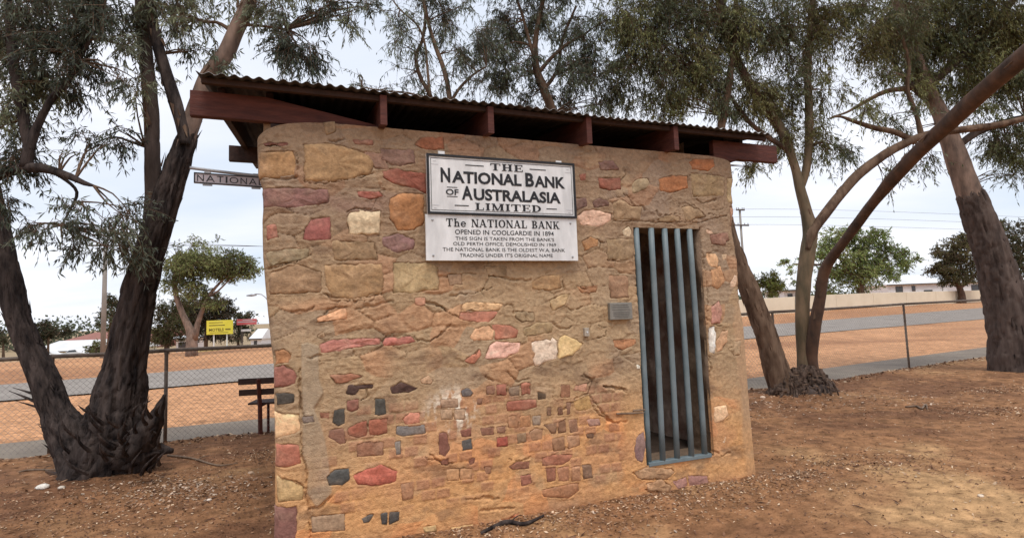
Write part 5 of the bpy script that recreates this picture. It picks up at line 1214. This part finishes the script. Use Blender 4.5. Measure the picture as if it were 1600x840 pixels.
far_tree(150, 62, 'low round green bush in front of the long white roofed building', [(150, 556, 2), (150, 552, 1.5), (150, 548, 1)], [(150, 544, 12, 9, 1.6), (142, 550, 8, 5, 1.4), (160, 550, 8, 6, 1.4)], ((98, 104, 62), (86, 92, 56)), 108, name='shrub')
far_tree(1345, 63, 'broad bright green tree behind the cream wall, seen between the slanting stems', [(1345, 462, 5), (1345, 445, 4), (1342, 420, 3)],
         [(1310, 375, 26, 18, 1.2), (1340, 370, 26, 16, 1.2), (1370, 372, 22, 14, 1.2), (1285, 395, 20, 14, .9), (1320, 400, 34, 20, 1.1), (1360, 400, 32, 20, 1.1), (1395, 392, 20, 14, 1.), (1410, 408, 18, 12, 1.), (1340, 425, 40, 18, 1.1), (1300, 430, 26, 16, 1.), (1380, 428, 26, 16, 1.), (1265, 402, 20, 8, .7), (1235, 412, 16, 5, .9), (1340, 448, 34, 12, .7), (1420, 418, 10, 8, .8), (1250, 425, 14, 10, .5), (1290, 452, 16, 10, .8), (1245, 440, 10, 10, .6)], GB, 111,
         extra=([(1345, 445, 3), (1325, 425, 2), (1310, 400, 1.5)], [(1345, 445, 3), (1365, 425, 2), (1385, 400, 1.5)], [(1340, 430, 2), (1290, 415, 1.6), (1240, 412, 1)]))
far_tree(1206, 55, 'small rounded olive green shrub behind the left end of the cream wall', [(1206, 472, 2), (1206, 462, 1.5), (1206, 455, 1)], [(1205, 436, 13, 14, 1.2), (1200, 452, 18, 14, 1.4), (1214, 450, 14, 14, 1.2), (1182, 438, 8, 12, .8)], ((112, 120, 58), (98, 104, 52)), 112, name='shrub')
far_tree(1505, 64, 'spreading olive tree with a bare reddish trunk standing in front of the cream wall', [(1506, 476, 6), (1503, 462, 4.5), (1498, 446, 4), (1492, 434, 3), (1485, 420, 2)],
         [(1480, 400, 20, 16, 1.1), (1466, 418, 18, 12, 1.), (1500, 395, 22, 22, 1.2), (1510, 372, 16, 16, .9), (1490, 420, 24, 16, 1.2), (1500, 435, 26, 9, 1.1), (1520, 415, 22, 18, 1.2), (1470, 395, 12, 10, .6), (1535, 400, 16, 20, 1.), (1475, 432, 12, 7, .8)], ((92, 90, 60), (80, 78, 54), (104, 100, 66)), 113, tmat='bark_red', extra=([(1500, 450, 2.5), (1520, 432, 2), (1535, 415, 1.5)],))
far_tree(1580, 70, 'olive tree showing to the right of the thick dark trunk', [(1582, 470, 4), (1582, 440, 3), (1580, 410, 2.5)], [(1572, 350, 16, 12, .8), (1590, 360, 18, 14, .8), (1570, 380, 20, 18, 1.1), (1595, 390, 16, 20, 1.), (1575, 410, 22, 16, 1.1), (1600, 425, 18, 12, 1.), (1615, 380, 20, 30, 1.)], ((92, 94, 64), (80, 82, 58)), 114)

# the low cream wall
cw = thing('block_wall', np.r_[os_(30, 75), 0.8], 'long low cream rendered wall beyond the road on the right', 'wall')
ss = np.arange(33, 150, 6.5)
for i in range(len(ss)-1):
    a = np.r_[os_(30, ss[i]+.02), 0]; b = np.r_[os_(30, ss[i+1]-.02), 0]; za, zb = float(tz(*a[:2])), float(tz(*b[:2])); mb = MB()
    d = (b-a)/np.linalg.norm(b-a); n_ = np.array([-d[1], d[0], 0])*.1
    V = [a-n_+[0, 0, za-.4], a+n_+[0, 0, za-.4], b-n_+[0, 0, zb-.4], b+n_+[0, 0, zb-.4], a-n_+[0, 0, za+1.4], a+n_+[0, 0, za+1.4], b-n_+[0, 0, zb+1.4], b+n_+[0, 0, zb+1.4]]
    mb.add(V, [(0, 1, 3, 2), (4, 6, 7, 5), (0, 2, 6, 4), (1, 5, 7, 3), (0, 4, 5, 1), (2, 3, 7, 6)]); mb.build('wall_panel', MT['cream'], cw, bevel=.02)

class House:
    """box house facing the road; coordinates by photo pixel along its front at distance Y"""
    def __init__(s, name, label, cat, x0, x1, ytop, ybot, Y, depth, yaw=None):
        s.Y = Y; s.a = at(x0, ybot, Y); s.b = at(x1, ybot, Y); s.dir = s.b-s.a; s.dir[2] = 0; s.L = np.linalg.norm(s.dir); s.dir /= s.L
        s.n = np.array([s.dir[1], -s.dir[0], 0]); s.z0 = min(s.a[2], s.b[2]); s.h = ((at(x0, ytop, Y)-s.a)[2]+(at(x1, ytop, Y)-s.b)[2])/2; s.dep = depth; s.x0, s.x1 = x0, x1
        s.base = float(tz(s.a[0], s.a[1]))-.2
        s.t = thing(name, (s.a+s.b)/2*[1, 1, 0]+[0, 0, min(s.z0, s.base)], label, cat)
        s.z1 = s.z0+s.h
    def P(s, f, z, d=0): q = s.a+s.dir*s.L*f-s.n*d; return np.array([q[0], q[1], z])
    def block(s, nm, f0, f1, z0, z1, d0, d1, mat, bevel=0):
        mb = MB(); mb.box(s.P((f0+f1)/2, (z0+z1)/2, (d0+d1)/2), s.dir*s.L*(f1-f0)/2, s.n*(d1-d0)/2, (0, 0, (z1-z0)/2)); return mb.build(nm, mat, s.t, bevel=bevel)
    def walls(s, mat): s.block('wall', 0, 1, min(s.z0, s.base), s.z1, 0, s.dep, mat)
    def gable(s, mat, rise_, over=.3, hip=.12):
        mb = MB(); o = over/s.L; z = s.z1+.01
        V = [s.P(-o, z, -over), s.P(1+o, z, -over), s.P(1+o, z, s.dep+over), s.P(-o, z, s.dep+over), s.P(-o+hip, z+rise_, s.dep/2), s.P(1+o-hip, z+rise_, s.dep/2)]
        V += [v-np.array([0, 0, .14]) for v in V[:4]]
        mb.add(V, [(0, 1, 5, 4), (2, 3, 4, 5), (1, 2, 5), (3, 0, 4), (0, 6, 7, 1), (1, 7, 8, 2), (2, 8, 9, 3), (3, 9, 6, 0), (6, 9, 8, 7)]); mb.build('roof', mat, s.t)
        s.block('gutter', -o, 1+o, s.z1-.16, s.z1-.01, -over-.1, -over-.005, MT['trim'])
    def window(s, f0, f1, zf0, zf1):
        z0 = s.z0+s.h*zf0; z1 = s.z0+s.h*zf1
        w = s.block('window', f0, f1, z0, z1, -.05, .05, MT['trim']); g = (f1-f0)*.07
        mid = (f0+f1)/2
        for p, q in ((f0+g, mid-g*.4), (mid+g*.4, f1-g)):
            mb = MB(); mb.box(s.P((p+q)/2, (z0+z1)/2, -.057), s.dir*s.L*(q-p)/2, s.n*.006, (0, 0, (z1-z0)*.42))
            o = mb.build('pane', MT['glass'], s.t); o.parent = w
h = House('house', 'long white weatherboard house with a low pale roof behind the cream wall', 'house', 1388, 1482, 441, 462, 85, 8); h.walls(MT['wboard']); h.gable(MT['wroof'], 1.5)
h.window(.13, .25, .28, .85); h.window(.40, .46, .45, .85); h.window(.6, .74, .2, .5); h.block('air_conditioner', .46, .54, h.z0+h.h*.06, h.z0+h.h*.2, -.35, .0, MT['trim'])
h = House('house', 'second pale house with a dark eave, partly hidden by the thick dark trunk', 'house', 1505, 1640, 436, 458, 92, 9); h.walls(MT['wboard']); h.gable(MT['wroof'], 1.2); h.window(.1, .2, .35, .8); h.window(.62, .74, .3, .8)
h = House('garage', 'small white shed behind the cream wall beside the rounded shrub', 'shed', 1226, 1252, 452, 472, 66, 5); h.walls(MT['wboard']); h.gable(MT['wroof'], .5); h.window(.2, .5, .3, .7)
h = House('warehouse', 'long low cream building with a white metal roof, far left', 'building', 50, 175, 545, 557, 112, 14); h.walls(MT['cream']); h.gable(MT['wroof'], 1.9, .5, .01); h.window(.1, .2, .2, .7); h.window(.35, .5, .2, .7)
h = House('warehouse', 'distant flat red brown building beyond the long white roof', 'building', 96, 230, 529, 545, 150, 25); h.walls(MT['redroof']); h.gable(MT['redroof'], 2.2, .5, .01)
h = House('kiosk', 'small pale kiosk with a flat top beside the trunk of the umbrella crowned tree', 'building', 275, 294, 527, 545, 60, 3); h.walls(MT['wboard']); h.gable(MT['wroof'], .2, .5); h.window(.2, .8, .15, .6)
h = House('shed', 'small white gabled shed beyond the red sign', 'shed', 392, 408, 528, 540, 72, 4); h.walls(MT['wboard']); h.gable(MT['wroof'], 1.2, .2); h.window(.3, .6, .2, .7)

rgw = np.random.default_rng(55); WV_ = []; WC_ = []
for (sa, sb, oo, hh_) in ((-260, 20, 230, 10.5), (-260, 0, 210, 8), (30, 260, 120, 6.0)):
    for k in range(900):
        s_ = rgw.uniform(sa, sb); p = os_(oo+rgw.uniform(0, 14), s_); z_ = float(tz(*p)); top_ = hh_*(.45+.55*abs(vn(s_*.09, 0, 0, 4))+.2*rgw.random())
        n_l = 9; c_ = np.array([p[0], p[1], z_])+np.c_[rgw.normal(0, 1.4, (n_l, 2)), rgw.uniform(0, top_, n_l)]
        a_ = rgw.normal(size=(n_l, 3)); a_ /= np.linalg.norm(a_, axis=1)[:, None]; b_ = np.cross(a_, rgw.normal(size=(n_l, 3))); b_ /= np.linalg.norm(b_, axis=1)[:, None]; r_ = rgw.uniform(.3, .75, (n_l, 1))
        WV_.append(np.stack([c_-a_*r_, c_+b_*r_*.7, c_+a_*r_, c_-b_*r_*.7], 1).reshape(-1, 3)); WC_.append(np.repeat(np.array(alb((96, 102, 76)))*rgw.uniform(.7, 1.4, (n_l, 1)), 4, 0))
WV_ = np.vstack(WV_); o = mesh_np('distant_scrub', WV_, np.arange(len(WV_)).reshape(-1, 4), MT['leaf_far'], cols=np.vstack(WC_), sm=False); tag(o, 'low grey green scrub along the horizon behind the far buildings', 'scrub', kind='stuff')
def car(x0, x1, ybot, Y, label, yawd=0):
    a = gpt((x0+x1)/2, Y); L_ = (x1-x0)*Y/F_PX; t = thing('parked_car', a, label, 'car'); d = np.array([math.cos(R(yawd)), math.sin(R(yawd)), 0]); n_ = np.array([d[1], -d[0], 0]); W_ = .85
    prof = [(-.5, .28), (-.5, .62), (-.46, .78), (-.30, .86), (-.18, 1.32), (.12, 1.40), (.27, .92), (.46, .80), (.5, .60), (.5, .28)]
    V = []; m = len(prof)
    for sgn in (-1, 1):
        for (x, z) in prof: V.append(a+d*x*L_+n_*sgn*W_*(1 if z < 1 else .82)+[0, 0, z])
    mb = MB(); mb.add(V, [tuple(range(m))[::-1], tuple(range(m, 2*m))]+[(i, (i+1) % m, m+(i+1) % m, m+i) for i in range(m)]); mb.build('body', MT['wboard'], t, bevel=.04)
    for sgn in (-1, 1):
        q = [(-.25, .92), (-.165, 1.27), (.10, 1.34), (.20, .94)]; V = [a+d*x*L_+n_*sgn*(W_*(1.0-.18*(z-.9)/.45)+.015)+[0, 0, z] for x, z in q]; mb = MB(); mb.add(V+[v-n_*sgn*.02 for v in V], [(0, 1, 2, 3), (7, 6, 5, 4), (0, 4, 5, 1), (1, 5, 6, 2), (2, 6, 7, 3), (3, 7, 4, 0)]); mb.build('side_window', MT['glass'], t)
        for x in (-.31, .31):
            c_ = a+d*x*L_+[0, 0, .31]; mb = MB(); mb.tube([c_+n_*sgn*(W_-.18), c_+n_*sgn*(W_+.02)], .31, 14); mb.build('wheel', MT['rubber'], t)
car(402, 438, 540, 108, 'white parked car just past the red sign, cut off by the building')
car(62, 98, 556, 100, 'white parked car in front of the long low building, the left one of two')
car(102, 138, 556, 100, 'white parked car in front of the long low building, the right one of two')

# signs by the road
def far_board(name, label, x0, x1, yt, yb, Y, mat, posts_, ybase, pmat):
    A_ = at(x0, (yt+yb)/2, Y); B_ = at(x1, (yt+yb)/2, Y); d = B_-A_; d[2] = 0; L_ = np.linalg.norm(d); d /= L_; n_ = np.array([d[1], -d[0], 0])
    z1 = (at(x0, yt, Y)[2]+at(x1, yt, Y)[2])/2; z0 = (at(x0, yb, Y)[2]+at(x1, yb, Y)[2])/2
    t = thing(name, (A_+B_)/2*[1, 1, 0]+[0, 0, float(tz(A_[0], A_[1]))], label, 'sign')
    mb = MB(); mb.box([(A_[0]+B_[0])/2, (A_[1]+B_[1])/2, (z0+z1)/2], d*L_/2, n_*.04, (0, 0, (z1-z0)/2)); mb.build('board', mat, t, bevel=.01)
    for f in posts_:
        p = A_+d*L_*f; p = np.array([p[0], p[1], 0]); g_ = float(tz(p[0], p[1])); mb = MB(); mb.tube([p-n_*.1+[0, 0, g_-.3], p-n_*.1+[0, 0, z1-.1]], .05, 8); mb.build('post', pmat, t)
    def txt(s, f0, f1, g0, g1, m_, bold=.02):
        V, F = fonttext(s, L_*(f1-f0), (z1-z0)*(g1-g0), bold); c = A_+d*L_*(f0+f1)/2; c = np.array([c[0], c[1], z1-(z1-z0)*(g0+g1)/2])
        mesh_np('lettering', c+d*V[:, :1]+zh*V[:, 1:2]+n_*(.045+V[:, 2:]*.01), F, m_, t, sm=False)
    def rule(f0, f1, g0, g1, m_):
        c = A_+d*L_*(f0+f1)/2; mb = MB(); mb.box([c[0]+n_[0]*.045, c[1]+n_[1]*.045, z1-(z1-z0)*(g0+g1)/2], d*L_*(f1-f0)/2, n_*.006, (0, 0, (z1-z0)*(g1-g0)/2)); mb.build('rule', m_, t)
    return txt, rule
txt, rule = far_board('roadside_sign', 'yellow roadside sign reading MOTELS on two pale posts beyond the road', 323, 364, 500, 522, 44, MT['yellow'], (.25, .75), 545, MT['wboard'])
txt('MOTELS', .1, .66, .56, .76, MT['yprint']); rule(.72, .92, .6, .7, MT['yprint']); rule(.1, .62, .14, .18, MT['yprint']); rule(.1, .7, .32, .38, MT['yprint']); rule(.12, .84, .85, .88, MT['yprint'])
txt, rule = far_board('roadside_sign', 'long red roadside sign on a single dark post, right of the yellow sign', 370, 401, 498, 507, 58, MT['signred'], (.2,), 540, MT['trim'])
rule(.05, .95, .42, .56, MT['grey_print']); rule(.3, .8, .12, .24, MT['grey_print'])
far_board('roadside_sign', 'small plain white board mounted low beneath the red sign', 377, 392, 514, 517.5, 57.8, MT['white'], (.1,), 540, MT['trim'])

# yellow kerb and grass beyond the road
kb = MB(); Pk = [gpt(px, y) for px, y in ((312, 33), (330, 34), (348, 36), (362, 39))]
S, _ = spline(Pk, [1]*4, .4); kb.tube(S+np.array([0, 0, .04]), .09, 6); tag(kb.build('kerb', MT['kerb']), kind='structure')
V = []; F = []
for i, px in enumerate(np.linspace(345, 440, 24)):
    for j, Y in enumerate(np.linspace(37, 47, 6)): p = gpt(px, Y+.6*math.sin(px)); V.append(p+[0, 0, .03])
for i in range(23):
    for j in range(5): k = i*6+j; F.append((k, k+6, k+7, k+1))
tag(mesh_np('grass', V, F, MT['grass']), 'patch of short green grass beyond the road near the red sign', 'grass', kind='stuff')

# poles and wires
def upole(px, Y, ytop, label, cross=(), r=.13):
    b = gpt(px, Y); z = topz(px, ytop, Y); t = thing('utility_pole', b, label, 'pole'); mb = MB(); mb.tube([b-[0, 0, .3], [b[0], b[1], z]], [r, r*.75], 12); mb.build('pole_shaft', MT['pole'], t, sm=True)
    for yc, wdt in cross:
        zc_ = topz(px, yc, Y); mb = MB(); mb.box([b[0], b[1]-.16, zc_], (wdt/2, wdt*.15, 0), (-.01, .05, 0), (0, 0, .06)); mb.build('crossarm', MT['trim'], t)
        for f in (-.9, -.45, .45, .9): 
            mb = MB(); c_ = np.array([b[0]+wdt/2*f, b[1]-.16+wdt*.15*f, zc_+.06]); mb.tube([c_, c_+[0, 0, .14], c_+[0, 0, .18]], [.04, .05, .02], 8); mb.build('insulator', MT['steel'], t)
    return t, np.array([b[0], b[1], z])
u1, p1_ = upole(1168, 52, 326, 'tall grey utility pole with a short crossarm seen past the right corner of the building', ((352, 1.6), (328, .9)))
u2, p2_ = upole(162, 42, 376, 'stout grey utility pole seen between the two black stems, left', ((384, 2.0),), .18)
for k in range(3):
    far_ = [np.array([150., 75., 9.0]), np.array([150., 75., 9.8]), np.array([150., 75., 10.6])][k]; pz = topz(1168, (352, 340, 328)[k], 52)+.1
    a = np.array([p1_[0], p1_[1], pz]); b = far_+[0, 0, 0]; mid = (a+b)/2-[0, 0, 1.6]
    c_ = np.array([p2_[0], p2_[1], p2_[2]-.2*k]); m2 = (a+c_)/2-[0, 0, 1.5]
    S, _ = spline([c_, m2, a, mid, b], [1]*5, 4.); mb = MB(); mb.tube(S, .012, 4); o = mb.build('power_line', MT['trim']); tag(o, ('lowest of the three thin overhead wires between the utility poles', 'middle one of the three thin overhead wires between the utility poles', 'topmost of the three thin overhead wires between the utility poles')[k], 'wire', 'overhead wires')
lp = thing('street_lamp', gpt(424, 55), 'slender street lamp whose curved arm shows left of the building', 'lamp'); b = gpt(424, 55); zt_ = topz(424, 466, 55); mb = MB(); e_ = at(393, 461, 55)
S, _ = spline([b, [b[0], b[1], zt_-1], (np.array([b[0], b[1], zt_])+e_)/2+[0, 0, .25], e_], [1]*4, .5); mb.tube(S, .05, 8); mb.build('lamp_post', MT['steel'], lp, sm=True)
mb = MB(); mb.tube([e_+[.5, 0, 0], e_, e_-[.5, 0, .02]], [.06, .13, .05], 8); mb.build('lamp_head', MT['steel'], lp, sm=True)

# ================================================================== SMALL THINGS ON THE GROUND
def ground_stick(label, pts, r, mat='stick', lift=.015):
    P = []
    for x, y in pts:
        g_ = gnd(x, y); P.append(np.array([g_[0], g_[1], float(zat(np.array([g_[0]]), np.array([g_[1]]))[0])+lift]))
    V, F, S, Rr = bark_tube(P, r, step=.03, seg=8, ridge=.15); c = np.mean(P, axis=0)
    t = thing('fallen_branch', c, label, 'branch'); mesh_np('branch_wood', V, F, MT[mat], t); S0 = S[len(S)//2]
    V, F, _, _ = bark_tube([S0, S0+[.05, .03, .03], S0+[.09, .08, .02]], [r[0]*.5, r[0]*.35, r[0]*.2], step=.03, seg=6); mesh_np('side_twig', V, F, MT[mat], t)
ground_stick('dark curved piece of fallen branch lying at the foot of the wall', [(752, 838), (790, 822), (820, 822), (850, 812)], [.012, .02, .016, .008], 'bark_dark')
ground_stick('pale bent twig lying on the bare earth right of the building', [(1415, 637), (1432, 636), (1440, 640), (1447, 634), (1449, 640)], [.012, .016, .014, .012, .006])
ground_stick('pale fallen stick lying right of the black tree base', [(262, 716), (300, 722), (340, 730), (372, 724)], [.014, .012, .01, .005])
ground_stick('thin dry stick lying at the left, in front of the fence', [(30, 738), (50, 734), (92, 737)], [.008, .01, .006])
rk = np.random.default_rng(5)
for lab, px, py, s_, c in (('white stone lying before the roots of the black barked tree', 67, 770, .05, (225, 215, 200)), ('small pale stone to the right of the white stone by the black roots', 96, 769, .028, (205, 190, 170)), ('pale stone near the left foot of the wall', 392, 738, .028, (200, 165, 130)),
                           ('small white stone on the earth left of the wall', 327, 782, .02, (225, 205, 185)), ('pale stone between the building and the many stemmed tree', 1192, 625, .04, (215, 185, 155)), ('small white stone alone in the bare earth at right', 1533, 780, .02, (220, 195, 165))):
    g_ = gnd(px, py); z_ = float(zat(np.array([g_[0]]), np.array([g_[1]]))[0]); th, ph = np.meshgrid(np.linspace(0, 2*np.pi, 12, endpoint=False), np.linspace(.05, np.pi-.05, 7))
    r_ = s_*(1+.25*fbm(np.cos(th)*1.7+px, np.sin(th)*1.7, np.cos(ph)*1.7, 5, 2)); V = np.stack([g_[0]+r_*np.sin(ph)*np.cos(th)*1.2, g_[1]+r_*np.sin(ph)*np.sin(th), z_+s_*.3+r_*.6*np.cos(ph)], -1).reshape(-1, 3)
    F = [(r*12+j, (r+1)*12+j, (r+1)*12+(j+1) % 12, r*12+(j+1) % 12) for r in range(6) for j in range(12)]+[tuple(range(12)), tuple(range(72, 84))[::-1]]
    o = mesh_np('loose_stone', V, F, MT['stone'], cols=np.ones((len(V), 3))*alb(c)); tag(o, lab, 'stone')
